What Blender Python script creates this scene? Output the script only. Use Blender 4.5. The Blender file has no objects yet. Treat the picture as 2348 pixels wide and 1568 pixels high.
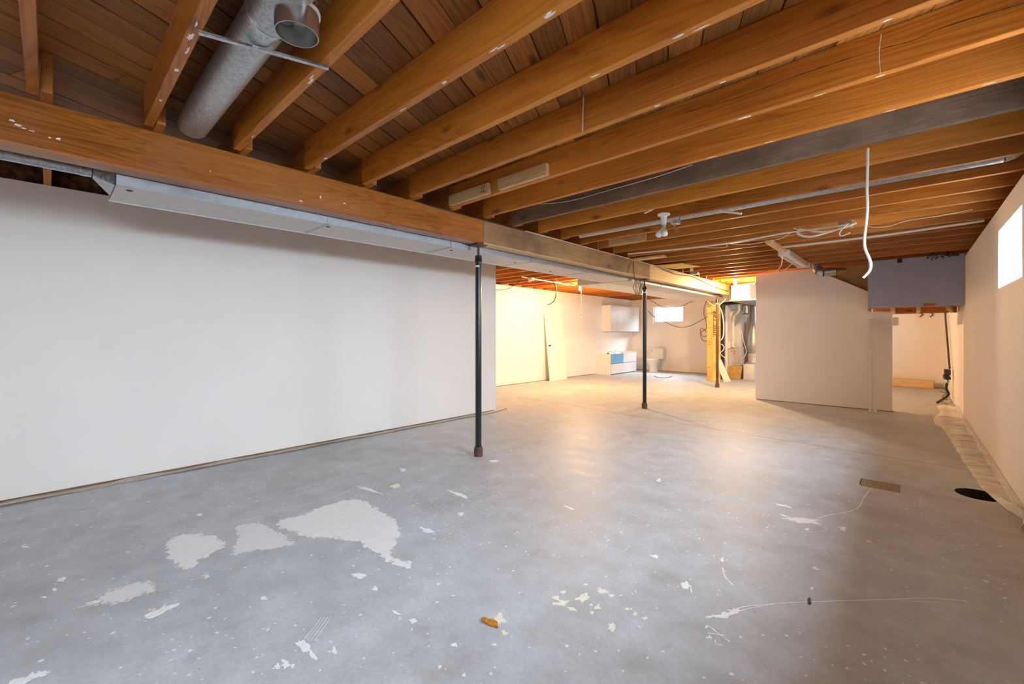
import bpy, bmesh, math, random
from mathutils import Vector, Matrix, noise

random.seed(7)
S = bpy.context.scene
COL = S.collection

# ------------------------------------------------------------------ camera
FPX, CXP, HYP, EYE, YAW = 985.0, 1174.0, 764.0, 1.25, math.radians(42.8)
cam_d = bpy.data.cameras.new('camera')
cam_d.sensor_width = 36.0
cam_d.lens = 36.0 * FPX / 2348.0
cam_d.shift_y = -(784.0 - HYP) / 2348.0
cam_d.clip_start = 0.02
cam = bpy.data.objects.new('camera', cam_d)
cam.location = (0, 0, EYE)
cam.rotation_euler = (math.pi / 2, 0, YAW)
COL.objects.link(cam)
S.camera = cam

# ------------------------------------------------------------------ world, exposure
W = bpy.data.worlds.new('overcast_sky')
S.world = W
W.use_nodes = True
wn = W.node_tree
bg = wn.nodes['Background']
# evenly overcast sky: three times brighter overhead than at the horizon, dim below it
tcw = wn.nodes.new('ShaderNodeTexCoord'); sepw = wn.nodes.new('ShaderNodeSeparateXYZ')
wn.links.new(tcw.outputs['Generated'], sepw.inputs[0])
rmp = wn.nodes.new('ShaderNodeMapRange')
rmp.inputs['From Min'].default_value = 0.0; rmp.inputs['From Max'].default_value = 1.0
rmp.inputs['To Min'].default_value = 1.0 / 3.0; rmp.inputs['To Max'].default_value = 1.0
wn.links.new(sepw.outputs['Z'], rmp.inputs['Value'])
mulw = wn.nodes.new('ShaderNodeMath'); mulw.operation = 'MULTIPLY'
wn.links.new(rmp.outputs[0], mulw.inputs[0]); mulw.inputs[1].default_value = SKY = 185.0
wn.links.new(mulw.outputs[0], bg.inputs['Strength'])
bg.inputs['Color'].default_value = (0.76, 0.875, 1.0, 1)
S.view_settings.view_transform = 'Standard'
S.view_settings.look = 'None'
S.view_settings.gamma = 1.0
S.view_settings.use_curve_mapping = False
S.view_settings.exposure = 0.14
S.cycles.diffuse_bounces = 8
S.cycles.max_bounces = 14
S.cycles.transparent_max_bounces = 16

def portal(loc, sx, sy, rot, name='window_portal'):                     # guides sampling of the sky through a window opening
    d = bpy.data.lights.new(name, 'AREA')
    d.shape = 'RECTANGLE'; d.size = sx; d.size_y = sy
    d.cycles.is_portal = True
    o = bpy.data.objects.new(name, d)
    o.location = loc; o.rotation_euler = rot
    COL.objects.link(o)

RWX, FWY = 0.57, 13.85                             # right wall face, far wall face
WIN_R = [(-1.0, 0.1), (1.9, 3.0), (4.556, 5.668), (11.0, 12.1)] # daylight openings in the right wall (y range)
WZ0, WZ1 = 1.63, 2.15
for a, b in WIN_R:
    portal((RWX + 0.235, (a + b) / 2, (WZ0 + WZ1) / 2), WZ1 - WZ0, b - a, (0, math.radians(90), 0), 'window_right_offscreen' if b < 4.0 else 'window_portal')
portal((-5.835, FWY + 0.11, 1.87), 1.04, 0.56, (math.radians(-90), 0, 0))

# ------------------------------------------------------------------ pixels of the photograph -> points on known planes
FW = Vector((-math.sin(YAW), math.cos(YAW), 0)); RT = Vector((math.cos(YAW), math.sin(YAW), 0))
EYEP = Vector((0, 0, EYE))
def ray(u, v): return FW + RT * ((u - CXP) / FPX) + Vector((0, 0, (HYP - v) / FPX))
def atz(u, v, z=0.0):
    d = ray(u, v); return EYEP + d * ((z - EYE) / d.z)
def atx(u, v, x):
    d = ray(u, v); return EYEP + d * (x / d.x)
def aty(u, v, y):
    d = ray(u, v); return EYEP + d * (y / d.y)

# ------------------------------------------------------------------ node helpers and materials
def new_mat(name):
    m = bpy.data.materials.new(name); m.use_nodes = True
    nt = m.node_tree
    return m, nt, nt.nodes['Principled BSDF']
def nd(nt, typ, props=None, **ins):
    n = nt.nodes.new(typ)
    for k, v in (props or {}).items(): setattr(n, k, v)
    for k, v in ins.items():
        key = k.replace('_', ' ')
        if key.startswith('i') and key[1:].isdigit(): key = int(key[1:])
        if isinstance(v, bpy.types.NodeSocket): nt.links.new(v, n.inputs[key])
        else: n.inputs[key].default_value = v
    return n
def ramp(nt, fac, stops, interp='LINEAR'):
    n = nt.nodes.new('ShaderNodeValToRGB'); n.color_ramp.interpolation = interp
    e = n.color_ramp.elements
    while len(e) < len(stops): e.new(0.5)
    for el, (p, c) in zip(e, stops):
        el.position = p
        el.color = c if len(c) == 4 else (*c, 1)
    nt.links.new(fac, n.inputs['Fac'])
    return n.outputs['Color']
def mix(nt, fac, a, b, blend='MIX'):
    n = nt.nodes.new('ShaderNodeMix'); n.data_type = 'RGBA'; n.blend_type = blend
    for sock, v in ((n.inputs['Factor'], fac), (n.inputs['A'], a), (n.inputs['B'], b)):
        if isinstance(v, bpy.types.NodeSocket): nt.links.new(v, sock)
        elif isinstance(v, (int, float)): sock.default_value = v
        else: sock.default_value = (*v, 1) if len(v) == 3 else v
    return n.outputs['Result']
def mth(nt, op, a, b=None, clamp=False):
    n = nt.nodes.new('ShaderNodeMath'); n.operation = op; n.use_clamp = clamp
    for i, v in enumerate((a, b)):
        if v is None: continue
        if isinstance(v, bpy.types.NodeSocket): nt.links.new(v, n.inputs[i])
        else: n.inputs[i].default_value = v
    return n.outputs[0]
def bump(nt, bsdf, h, strength=0.3, dist=0.01):
    n = nd(nt, 'ShaderNodeBump', Strength=strength, Distance=dist, Height=h)
    nt.links.new(n.outputs['Normal'], bsdf.inputs['Normal'])

def plain(name, col, rough=0.5, metal=0.0, var=0.06, scale=9.0, bmp=0.0, spec=0.5):
    m, nt, b = new_mat(name)
    tc = nd(nt, 'ShaderNodeTexCoord')
    n = nd(nt, 'ShaderNodeTexNoise', Vector=tc.outputs['Object'], Scale=scale, Detail=4.0)
    lo = [max(0, c * (1 - var * 2)) for c in col]; hi = [min(1, c * (1 + var)) for c in col]
    c = ramp(nt, n.outputs['Fac'], [(0.3, lo), (0.7, hi)])
    nt.links.new(c, b.inputs['Base Color'])
    b.inputs['Roughness'].default_value = rough; b.inputs['Metallic'].default_value = metal
    b.inputs['Specular IOR Level'].default_value = spec
    if bmp: bump(nt, b, n.outputs['Fac'], bmp, 0.01)
    return m

def wood(name, dark, mid, light, rough=0.42, grain=1.0, tint=0.25, knots=True, stain=None, kscale=(1.7, 4.6, 4.6)):
    """long grain along the object's own X axis"""
    m, nt, b = new_mat(name)
    tc = nd(nt, 'ShaderNodeTexCoord'); oi = nd(nt, 'ShaderNodeObjectInfo')
    off = nd(nt, 'ShaderNodeVectorMath', {'operation': 'SCALE'}, i0=(31.0, 17.0, 23.0), Scale=oi.outputs['Random'])
    p = nd(nt, 'ShaderNodeVectorMath', {'operation': 'ADD'}, i0=tc.outputs['Object'], i1=off.outputs[0]).outputs[0]
    s1 = nd(nt, 'ShaderNodeMapping', Vector=p, Scale=(0.42, 6.5, 6.5)).outputs[0]
    n1 = nd(nt, 'ShaderNodeTexNoise', Vector=s1, Scale=1.0, Detail=1.5, Roughness=0.4, Distortion=0.25).outputs['Fac']
    rings = mth(nt, 'ABSOLUTE', mth(nt, 'SINE', mth(nt, 'MULTIPLY', n1, 75.0 * grain)))
    s2 = nd(nt, 'ShaderNodeMapping', Vector=p, Scale=(2.5, 70.0, 70.0)).outputs[0]
    fib = nd(nt, 'ShaderNodeTexNoise', Vector=s2, Scale=1.0, Detail=3.0).outputs['Fac']
    s3 = nd(nt, 'ShaderNodeMapping', Vector=p, Scale=(0.55, 2.2, 2.2)).outputs[0]
    big = nd(nt, 'ShaderNodeTexNoise', Vector=s3, Scale=1.0, Detail=3.0).outputs['Fac']
    t = mth(nt, 'ADD', mth(nt, 'MULTIPLY', rings, 0.15), mth(nt, 'ADD', mth(nt, 'MULTIPLY', fib, 0.40), mth(nt, 'MULTIPLY', big, 0.75)))
    c = ramp(nt, t, [(0.38, dark), (0.60, mid), (0.86, light)])
    c = mix(nt, 1.0, c, ramp(nt, oi.outputs['Random'], [(0.0, [1 - tint] * 3), (1.0, [1.0 + tint * 0.3] * 3)]), 'MULTIPLY')
    if stain:
        sm = nd(nt, 'ShaderNodeTexNoise', Vector=p, Scale=1.4, Detail=6.0, Roughness=0.65).outputs['Fac']
        c = mix(nt, mth(nt, 'MULTIPLY', ramp(nt, sm, [(0.46, (0, 0, 0)), (0.64, (1, 1, 1))]), 0.75), c, stain)
    if knots:
        s4 = nd(nt, 'ShaderNodeMapping', Vector=p, Scale=kscale).outputs[0]
        v = nd(nt, 'ShaderNodeTexVoronoi', Vector=s4, Scale=1.0).outputs['Distance']
        k = ramp(nt, v, [(0.05, (1, 1, 1)), (0.13, (0, 0, 0))])
        c = mix(nt, mth(nt, 'MULTIPLY', k, 0.75), c, [d * 0.35 for d in dark])
    nt.links.new(c, b.inputs['Base Color'])
    nt.links.new(ramp(nt, big, [(0.3, [rough - 0.1] * 3), (0.7, [rough + 0.14] * 3)]), b.inputs['Roughness'])
    bump(nt, b, t, 0.22, 0.004)
    return m

def galvanised(name, base=(0.50, 0.53, 0.56), rough=0.36, scale=55.0, contrast=0.35, metal=0.85, bmp=0.12, rv=0.11):
    m, nt, b = new_mat(name)
    tc = nd(nt, 'ShaderNodeTexCoord')
    w = nd(nt, 'ShaderNodeTexNoise', Vector=tc.outputs['Object'], Scale=scale * 0.6, Detail=2.0)
    wv = nd(nt, 'ShaderNodeVectorMath', {'operation': 'SCALE'}, i0=w.outputs['Color'], Scale=0.03)
    p = nd(nt, 'ShaderNodeVectorMath', {'operation': 'ADD'}, i0=tc.outputs['Object'], i1=wv.outputs[0]).outputs[0]
    v = nd(nt, 'ShaderNodeTexVoronoi', Vector=p, Scale=scale)
    g = nd(nt, 'ShaderNodeSeparateColor', Color=v.outputs['Color']).outputs[0]
    c = ramp(nt, g, [(0.0, [x * (1 - contrast) for x in base]), (1.0, [min(1, x * (1 + contrast * 0.7)) for x in base])])
    nt.links.new(c, b.inputs['Base Color'])
    b.inputs['Metallic'].default_value = metal
    nt.links.new(ramp(nt, g, [(0, [rough - rv] * 3), (1, [rough + rv] * 3)]), b.inputs['Roughness'])
    bump(nt, b, g, bmp, 0.003)
    return m

def drywall(name, col=(0.84, 0.80, 0.765)):
    m, nt, b = new_mat(name)
    tc = nd(nt, 'ShaderNodeTexCoord')
    n = nd(nt, 'ShaderNodeTexNoise', Vector=tc.outputs['Object'], Scale=1.1, Detail=4.0).outputs['Fac']
    f = nd(nt, 'ShaderNodeTexNoise', Vector=tc.outputs['Object'], Scale=140.0, Detail=2.0).outputs['Fac']
    c = ramp(nt, n, [(0.3, [x * 0.95 for x in col]), (0.7, col)])
    v = nd(nt, 'ShaderNodeTexVoronoi', Vector=tc.outputs['Object'], Scale=2.3).outputs['Distance']
    c = mix(nt, mth(nt, 'MULTIPLY', ramp(nt, v, [(0.012, (1, 1, 1)), (0.02, (0, 0, 0))]), 0.55), c, (0.2, 0.17, 0.15))
    nt.links.new(c, b.inputs['Base Color'])
    b.inputs['Roughness'].default_value = 0.62
    bump(nt, b, f, 0.08, 0.002)
    return m

def concrete(name):
    m, nt, b = new_mat(name)
    geo = nd(nt, 'ShaderNodeNewGeometry').outputs['Position']
    big = nd(nt, 'ShaderNodeTexNoise', Vector=geo, Scale=0.55, Detail=5.0, Roughness=0.6).outputs['Fac']
    med = nd(nt, 'ShaderNodeTexNoise', Vector=geo, Scale=5.0, Detail=6.0, Roughness=0.62).outputs['Fac']
    fin = nd(nt, 'ShaderNodeTexNoise', Vector=geo, Scale=60.0, Detail=4.0).outputs['Fac']
    c = ramp(nt, big, [(0.30, (0.44, 0.455, 0.475)), (0.55, (0.53, 0.56, 0.60)), (0.75, (0.57, 0.595, 0.63))])
    c = mix(nt, 0.55, c, ramp(nt, med, [(0.3, (0.62, 0.60, 0.57)), (0.7, (1.12, 1.12, 1.12))]), 'MULTIPLY')
    c = mix(nt, 0.35, c, ramp(nt, fin, [(0.3, (0.75, 0.75, 0.75)), (0.7, (1.15, 1.15, 1.15))]), 'MULTIPLY')
    # brown scuffs
    br = nd(nt, 'ShaderNodeTexNoise', Vector=geo, Scale=1.7, Detail=8.0, Roughness=0.7).outputs['Fac']
    c = mix(nt, mth(nt, 'MULTIPLY', ramp(nt, br, [(0.56, (0, 0, 0)), (0.72, (1, 1, 1))]), 0.45), c, (0.27, 0.22, 0.17))
    # spatter of white drops
    warp = nd(nt, 'ShaderNodeVectorMath', {'operation': 'SCALE'}, i0=nd(nt, 'ShaderNodeTexNoise', Vector=geo, Scale=24.0, Detail=3.0).outputs['Color'], Scale=0.028).outputs[0]
    gw = nd(nt, 'ShaderNodeVectorMath', {'operation': 'ADD'}, i0=geo, i1=warp).outputs[0]
    dens = nd(nt, 'ShaderNodeTexNoise', Vector=geo, Scale=0.9, Detail=3.0).outputs['Fac']
    for sc, r0, r1 in ((7.0, 0.055, 0.085), (15.0, 0.09, 0.13), (30.0, 0.11, 0.17)):
        vo = nd(nt, 'ShaderNodeTexVoronoi', Vector=gw, Scale=sc)
        pick = nd(nt, 'ShaderNodeSeparateColor', Color=vo.outputs['Color'])
        dot = ramp(nt, vo.outputs['Distance'], [(r0, (1, 1, 1)), (r1, (0, 0, 0))])
        on = mth(nt, 'LESS_THAN', pick.outputs[0], mth(nt, 'SUBTRACT', mth(nt, 'MULTIPLY', dens, 1.7), 0.56))
        c = mix(nt, mth(nt, 'MULTIPLY', mth(nt, 'MULTIPLY', dot, on), 0.9), c, (0.86, 0.86, 0.86))
    # dark specks of grit
    vo = nd(nt, 'ShaderNodeTexVoronoi', Vector=gw, Scale=13.0)
    pk = mth(nt, 'LESS_THAN', nd(nt, 'ShaderNodeSeparateColor', Color=vo.outputs['Color']).outputs[1], 0.3)
    c = mix(nt, mth(nt, 'MULTIPLY', mth(nt, 'MULTIPLY', ramp(nt, vo.outputs['Distance'], [(0.03, (1, 1, 1)), (0.05, (0, 0, 0))]), pk), 0.8), c, (0.07, 0.06, 0.05))
    # pale dried streaks
    sm = nd(nt, 'ShaderNodeMapping', Vector=geo, Rotation=(0, 0, 0.5), Scale=(3.0, 26.0, 1.0)).outputs[0]
    st = nd(nt, 'ShaderNodeTexNoise', Vector=sm, Scale=1.0, Detail=6.0, Roughness=0.7).outputs['Fac']
    c = mix(nt, mth(nt, 'MULTIPLY', ramp(nt, st, [(0.66, (0, 0, 0)), (0.72, (1, 1, 1))]), 0.30), c, (0.62, 0.62, 0.62))
    # crack across the slab
    sp = nd(nt, 'ShaderNodeSeparateXYZ', Vector=geo)
    wob = nd(nt, 'ShaderNodeTexNoise', Vector=geo, Scale=2.2, Detail=4.0).outputs['Fac']
    line = mth(nt, 'SUBTRACT', mth(nt, 'ADD', sp.outputs[1], mth(nt, 'MULTIPLY', sp.outputs[0], 0.092)), mth(nt, 'ADD', 5.70, mth(nt, 'MULTIPLY', wob, 0.10)))
    cr = ramp(nt, mth(nt, 'ABSOLUTE', line), [(0.004, (1, 1, 1)), (0.016, (0, 0, 0))])
    c = mix(nt, mth(nt, 'MULTIPLY', cr, 0.75), c, (0.26, 0.16, 0.08))
    nt.links.new(c, b.inputs['Base Color'])
    nt.links.new(ramp(nt, med, [(0.3, (0.44, 0.44, 0.44)), (0.7, (0.58, 0.58, 0.58))]), b.inputs['Roughness'])
    b.inputs['Specular IOR Level'].default_value = 0.36
    bump(nt, b, fin, 0.07, 0.003)
    return m

def paint_layer(name, col, cover=0.5, scale=16.0, soft=0.10):
    """dried paint film that thins out raggedly towards the edge of its mesh"""
    m, nt, b = new_mat(name)
    geo = nd(nt, 'ShaderNodeNewGeometry').outputs['Position']
    e = nd(nt, 'ShaderNodeAttribute', {'attribute_name': 'edge'}).outputs['Fac']
    n1 = nd(nt, 'ShaderNodeTexNoise', Vector=geo, Scale=scale, Detail=8.0, Roughness=0.72).outputs['Fac']
    n2 = nd(nt, 'ShaderNodeTexNoise', Vector=geo, Scale=scale * 0.22, Detail=3.0).outputs['Fac']
    t = mth(nt, 'ADD', mth(nt, 'MULTIPLY', e, 0.9), mth(nt, 'ADD', n1, mth(nt, 'MULTIPLY', mth(nt, 'SUBTRACT', n2, 0.5), 0.7)))
    a = ramp(nt, mth(nt, 'SUBTRACT', t, 1.0 - cover), [(0.40 - soft, (0, 0, 0)), (0.40 + soft, (1, 1, 1))])
    nt.links.new(a, b.inputs['Alpha'])
    nt.links.new(ramp(nt, n1, [(0.3, [x * 0.86 for x in col]), (0.7, col)]), b.inputs['Base Color'])
    b.inputs['Roughness'].default_value = 0.6
    return m

def glass_pane(name):
    m, nt, b = new_mat(name)
    nt.nodes.remove(b)
    out = nt.nodes['Material Output']
    tr = nd(nt, 'ShaderNodeBsdfTransparent', Color=(0.96, 0.98, 0.98, 1))
    gl = nd(nt, 'ShaderNodeBsdfGlossy', Roughness=0.02)
    bf = nd(nt, 'ShaderNodeNewGeometry').outputs['Backfacing']      # same reflectance on both faces of the thin pane
    fr = nd(nt, 'ShaderNodeFresnel', IOR=mth(nt, 'SUBTRACT', 1.45, mth(nt, 'MULTIPLY', bf, 1.45 - 1 / 1.45)))
    mx = nd(nt, 'ShaderNodeMixShader', Fac=fr.outputs[0])
    nt.links.new(tr.outputs[0], mx.inputs[1]); nt.links.new(gl.outputs[0], mx.inputs[2])
    nt.links.new(mx.outputs[0], out.inputs['Surface'])
    return m

def plastic_sheet(name, col, opac=0.75, rough=0.22):
    m, nt, b = new_mat(name)
    geo = nd(nt, 'ShaderNodeNewGeometry').outputs['Position']
    n = nd(nt, 'ShaderNodeTexNoise', Vector=geo, Scale=12.0, Detail=5.0).outputs['Fac']
    nt.links.new(ramp(nt, n, [(0.3, [x * 0.82 for x in col]), (0.7, col)]), b.inputs['Base Color'])
    b.inputs['Roughness'].default_value = rough
    b.inputs['Alpha'].default_value = opac
    bump(nt, b, n, 0.25, 0.01)
    return m

def glow(name, col, strength):
    m, nt, b = new_mat(name)
    b.inputs['Base Color'].default_value = (0.9, 0.88, 0.82, 1)
    b.inputs['Emission Color'].default_value = (*col, 1)
    b.inputs['Emission Strength'].default_value = strength
    return m

M = {}
M['joist'] = wood('fir_joist', (0.18, 0.046, 0.004), (0.38, 0.116, 0.010), (0.53, 0.195, 0.022), rough=0.50)
M['joist_dark'] = wood('stained_joist', (0.085, 0.045, 0.025), (0.17, 0.095, 0.055), (0.27, 0.165, 0.105), rough=0.6, stain=(0.05, 0.03, 0.02))
M['board'] = wood('subfloor_fir', (0.12, 0.034, 0.004), (0.28, 0.092, 0.011), (0.46, 0.175, 0.026), rough=0.65, grain=1.2, tint=0.42)
M['beam'] = wood('varnished_fir_beam', (0.13, 0.034, 0.004), (0.30, 0.090, 0.009), (0.42, 0.145, 0.018), rough=0.30, grain=1.2, kscale=(1.1, 3.2, 3.2))
M['beam_stained'] = wood('water_stained_beam', (0.16, 0.075, 0.03), (0.36, 0.175, 0.065), (0.50, 0.28, 0.12), rough=0.5, grain=0.8, stain=(0.13, 0.07, 0.03))
M['beam_new'] = wood('pale_pine_beam', (0.42, 0.24, 0.08), (0.66, 0.43, 0.17), (0.80, 0.60, 0.30), rough=0.5, grain=0.9)
M['pine'] = wood('raw_pine', (0.42, 0.24, 0.10), (0.62, 0.39, 0.18), (0.74, 0.52, 0.28), rough=0.6, grain=0.7)
M['ply'] = wood('yellow_plywood', (0.55, 0.34, 0.08), (0.74, 0.50, 0.14), (0.82, 0.62, 0.24), rough=0.6, grain=0.5)
M['hardboard'] = plain('tan_hardboard', (0.42, 0.26, 0.09), 0.6, var=0.10, scale=6)
M['wall'] = drywall('primed_drywall')
M['white_reveal'] = plain('white_painted_reveal', (0.86, 0.87, 0.88), 0.5, var=0.02)
M['blue_box'] = plain('grey_blue_paint', (0.38, 0.41, 0.56), 0.7, var=0.10, scale=60, bmp=0.15)
M['floor'] = concrete('painted_concrete')
M['galv'] = galvanised('galvanised_steel')
M['galv_foil'] = galvanised('crinkled_foil', (0.47, 0.49, 0.51), 0.40, 110.0, 0.26, 0.85, 0.05, 0.03)
M['collar'] = plain('smooth_tin', (0.50, 0.49, 0.48), 0.26, metal=0.9, var=0.04)
M['galv_dull'] = galvanised('dull_sheet_metal', (0.40, 0.42, 0.45), 0.45, 30.0, 0.10, 0.8)
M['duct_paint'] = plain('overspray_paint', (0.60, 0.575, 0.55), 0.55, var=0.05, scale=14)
M['duct_white'] = plain('pale_sheet_metal', (0.72, 0.72, 0.70), 0.45, metal=0.25, var=0.04)
M['copper_pipe'] = galvanised('brown_tinted_collar', (0.48, 0.40, 0.34), 0.22, 20.0, 0.1)
M['black_paint'] = plain('chipped_black_paint', (0.012, 0.012, 0.014), 0.30, var=0.3, scale=40)
M['rust'] = plain('rusty_iron', (0.12, 0.055, 0.035), 0.75, var=0.35, scale=50, bmp=0.3)
M['insul'] = plain('brown_insulation', (0.20, 0.10, 0.055), 0.95, var=0.45, scale=18, bmp=0.8)
M['white_pl'] = plain('white_plastic', (0.80, 0.80, 0.78), 0.35, var=0.02)
M['wire_w'] = plain('white_cable', (0.78, 0.74, 0.68), 0.45, var=0.03)
M['wire_y'] = plain('yellowed_cable', (0.68, 0.56, 0.36), 0.5, var=0.05)
M['wire_k'] = plain('black_cable', (0.02, 0.02, 0.022), 0.45, var=0.1)
M['wire_r'] = plain('brown_red_cable', (0.20, 0.05, 0.03), 0.5, var=0.1)
M['wire_o'] = plain('orange_cable', (0.62, 0.22, 0.04), 0.5, var=0.05)
M['enamel'] = plain('white_enamel', (0.78, 0.78, 0.76), 0.3, var=0.02)
M['lami'] = plain('white_laminate', (0.80, 0.78, 0.75), 0.35, var=0.02)
M['gloss_w'] = plain('glossy_white_door', (0.74, 0.74, 0.76), 0.2, var=0.02)
M['blue'] = plain('sky_blue_cloth', (0.16, 0.42, 0.72), 0.7, var=0.06)
M['ceramic'] = plain('white_ceramic', (0.80, 0.77, 0.70), 0.12, var=0.01)
M['furn'] = plain('grey_furnace_paint', (0.52, 0.47, 0.43), 0.4, var=0.03)
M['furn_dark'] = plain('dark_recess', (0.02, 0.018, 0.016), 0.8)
M['red'] = plain('red_badge', (0.50, 0.02, 0.02), 0.35)
M['card'] = plain('cardboard', (0.62, 0.36, 0.10), 0.8, var=0.08)
M['panel_w'] = plain('white_panel', (0.82, 0.80, 0.74), 0.45, var=0.02)
M['pvc'] = plain('cream_pvc', (0.80, 0.76, 0.66), 0.35, var=0.02)
M['bulb'] = plain('frosted_bulb', (0.80, 0.79, 0.80), 0.25, var=0.02)
M['bulb_lit'] = glow('lit_bulb', (1.0, 0.80, 0.48), 60.0)
M['brass'] = plain('dull_brass', (0.45, 0.33, 0.13), 0.4, metal=0.7)
M['poly'] = plastic_sheet('clear_poly_sheet', (0.88, 0.84, 0.79), 0.88, 0.18)
M['poly_tan'] = plastic_sheet('dusty_poly_sheet', (0.56, 0.49, 0.40), 0.92, 0.45)
M['glass'] = glass_pane('window_glass')
M['patch'] = plain('brown_concrete_patch', (0.30, 0.20, 0.12), 0.7, var=0.25, scale=60, bmp=0.4)
M['soil'] = plain('damp_soil', (0.06, 0.045, 0.03), 0.95, var=0.4, scale=40, bmp=0.8)
M['paint_w'] = paint_layer('worn_white_paint', (0.88, 0.88, 0.89), 0.42, 22.0, 0.05)
M['paint_thin'] = paint_layer('thin_white_wash', (0.80, 0.81, 0.83), 0.24, 48.0, 0.08)
M['splat_w'] = plain('white_paint_drip', (0.90, 0.90, 0.90), 0.5, var=0.05, scale=60)
M['splat_c'] = plain('cream_paint_chip', (0.86, 0.82, 0.70), 0.5, var=0.05, scale=60)
M['orange'] = plain('orange_chip', (0.62, 0.24, 0.03), 0.5, var=0.3, scale=120)
M['ground'] = plain('pale_gravel', (0.55, 0.55, 0.55), 0.9, var=0.2, scale=20)
M['conc_raw'] = plain('raw_concrete', (0.35, 0.33, 0.30), 0.9, var=0.1)
M['sprig'] = plain('green_tuft', (0.03, 0.06, 0.025), 0.8)

# ------------------------------------------------------------------ mesh builder
class MB:
    def __init__(s): s.v = []; s.f = []
    def add(s, vs, fs):
        o = len(s.v); s.v += [Vector(p) for p in vs]; s.f += [[i + o for i in f] for f in fs]; return s
    def box(s, x0, x1, y0, y1, z0, z1):
        return s.add([(x0, y0, z0), (x1, y0, z0), (x1, y1, z0), (x0, y1, z0), (x0, y0, z1), (x1, y0, z1), (x1, y1, z1), (x0, y1, z1)],
                     [(0, 3, 2, 1), (4, 5, 6, 7), (0, 1, 5, 4), (1, 2, 6, 5), (2, 3, 7, 6), (3, 0, 4, 7)])
    def bar(s, p, q, w, h, up=(0, 0, 1)):
        p, q = Vector(p), Vector(q); d = (q - p).normalized(); up = Vector(up)
        if abs(d.dot(up)) > 0.98: up = Vector((1, 0, 0))
        a = d.cross(up).normalized() * w / 2; b = a.cross(d).normalized() * h / 2
        vs = [e + sa * a + sb * b for e in (p, q) for sa, sb in ((-1, -1), (1, -1), (1, 1), (-1, 1))]
        return s.add(vs, [(3, 2, 1, 0), (4, 5, 6, 7), (0, 1, 5, 4), (1, 2, 6, 5), (2, 3, 7, 6), (3, 0, 4, 7)])
    def tube(s, pts, r, n=8, cap=True, smooth=0):
        pts = [Vector(p) for p in pts]
        if smooth: pts = catmull(pts, smooth)
        rs = r if isinstance(r, (list, tuple)) else [r] * len(pts)
        if len(rs) != len(pts): rs = [rs[0] + (rs[-1] - rs[0]) * i / (len(pts) - 1) for i in range(len(pts))]
        vs = []; ref = None
        for i, p in enumerate(pts):
            d = (pts[min(i + 1, len(pts) - 1)] - pts[max(i - 1, 0)]).normalized()
            if ref is None: ref = Vector((0, 0, 1)) if abs(d.z) < 0.9 else Vector((1, 0, 0))
            a = d.cross(ref)
            if a.length < 1e-4: a = d.cross(Vector((1, 0.3, 0.1)))
            a.normalize(); b = d.cross(a).normalized(); ref = b.cross(d) if False else ref - d * ref.dot(d)
            if ref.length < 1e-3: ref = b
            for k in range(n):
                t = 2 * math.pi * k / n
                vs.append(p + a * (math.cos(t) * rs[i]) + b * (math.sin(t) * rs[i]))
        fs = []
        for i in range(len(pts) - 1):
            for k in range(n):
                k2 = (k + 1) % n
                fs.append((i * n + k, i * n + k2, (i + 1) * n + k2, (i + 1) * n + k))
        if cap: fs.append(tuple(range(n))[::-1]); fs.append(tuple((len(pts) - 1) * n + k for k in range(n)))
        return s.add(vs, fs)
    def lathe(s, prof, base, axis=(0, 0, 1), n=20):
        base = Vector(base); ax = Vector(axis).normalized()
        a = ax.cross(Vector((0, 0, 1)) if abs(ax.z) < 0.9 else Vector((1, 0, 0))).normalized(); b = ax.cross(a)
        vs = []; fs = []
        for r, t in prof:
            for k in range(n):
                g = 2 * math.pi * k / n
                vs.append(base + ax * t + a * (math.cos(g) * r) + b * (math.sin(g) * r))
        for i in range(len(prof) - 1):
            for k in range(n):
                k2 = (k + 1) % n
                fs.append((i * n + k, i * n + k2, (i + 1) * n + k2, (i + 1) * n + k))
        fs.append(tuple(range(n))[::-1]); fs.append(tuple((len(prof) - 1) * n + k for k in range(n)))
        return s.add(vs, fs)
    def cyl(s, p, q, r, n=16):
        p, q = Vector(p), Vector(q); return s.lathe([(r, 0), (r, (q - p).length)], p, q - p, n)
    def prism(s, poly, fn, t0, t1):
        n = len(poly)
        vs = [fn(a, b, t0) for a, b in poly] + [fn(a, b, t1) for a, b in poly]
        fs = [tuple(range(n))[::-1], tuple(range(n, 2 * n))] + [(i, (i + 1) % n, n + (i + 1) % n, n + i) for i in range(n)]
        return s.add(vs, fs)
    def grid(s, fn, nu, nv):
        vs = [fn(i / nu, j / nv) for i in range(nu + 1) for j in range(nv + 1)]
        fs = [(i * (nv + 1) + j, (i + 1) * (nv + 1) + j, (i + 1) * (nv + 1) + j + 1, i * (nv + 1) + j + 1) for i in range(nu) for j in range(nv)]
        return s.add(vs, fs)

def catmull(pts, k):
    out = []
    for i in range(len(pts) - 1):
        p0 = pts[max(i - 1, 0)]; p1 = pts[i]; p2 = pts[i + 1]; p3 = pts[min(i + 2, len(pts) - 1)]
        for j in range(k):
            t = j / k
            out.append(0.5 * ((2 * p1) + (p2 - p0) * t + (2 * p0 - 5 * p1 + 4 * p2 - p3) * t * t + (3 * p1 - p0 - 3 * p2 + p3) * t ** 3))
    out.append(pts[-1]); return out

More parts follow.
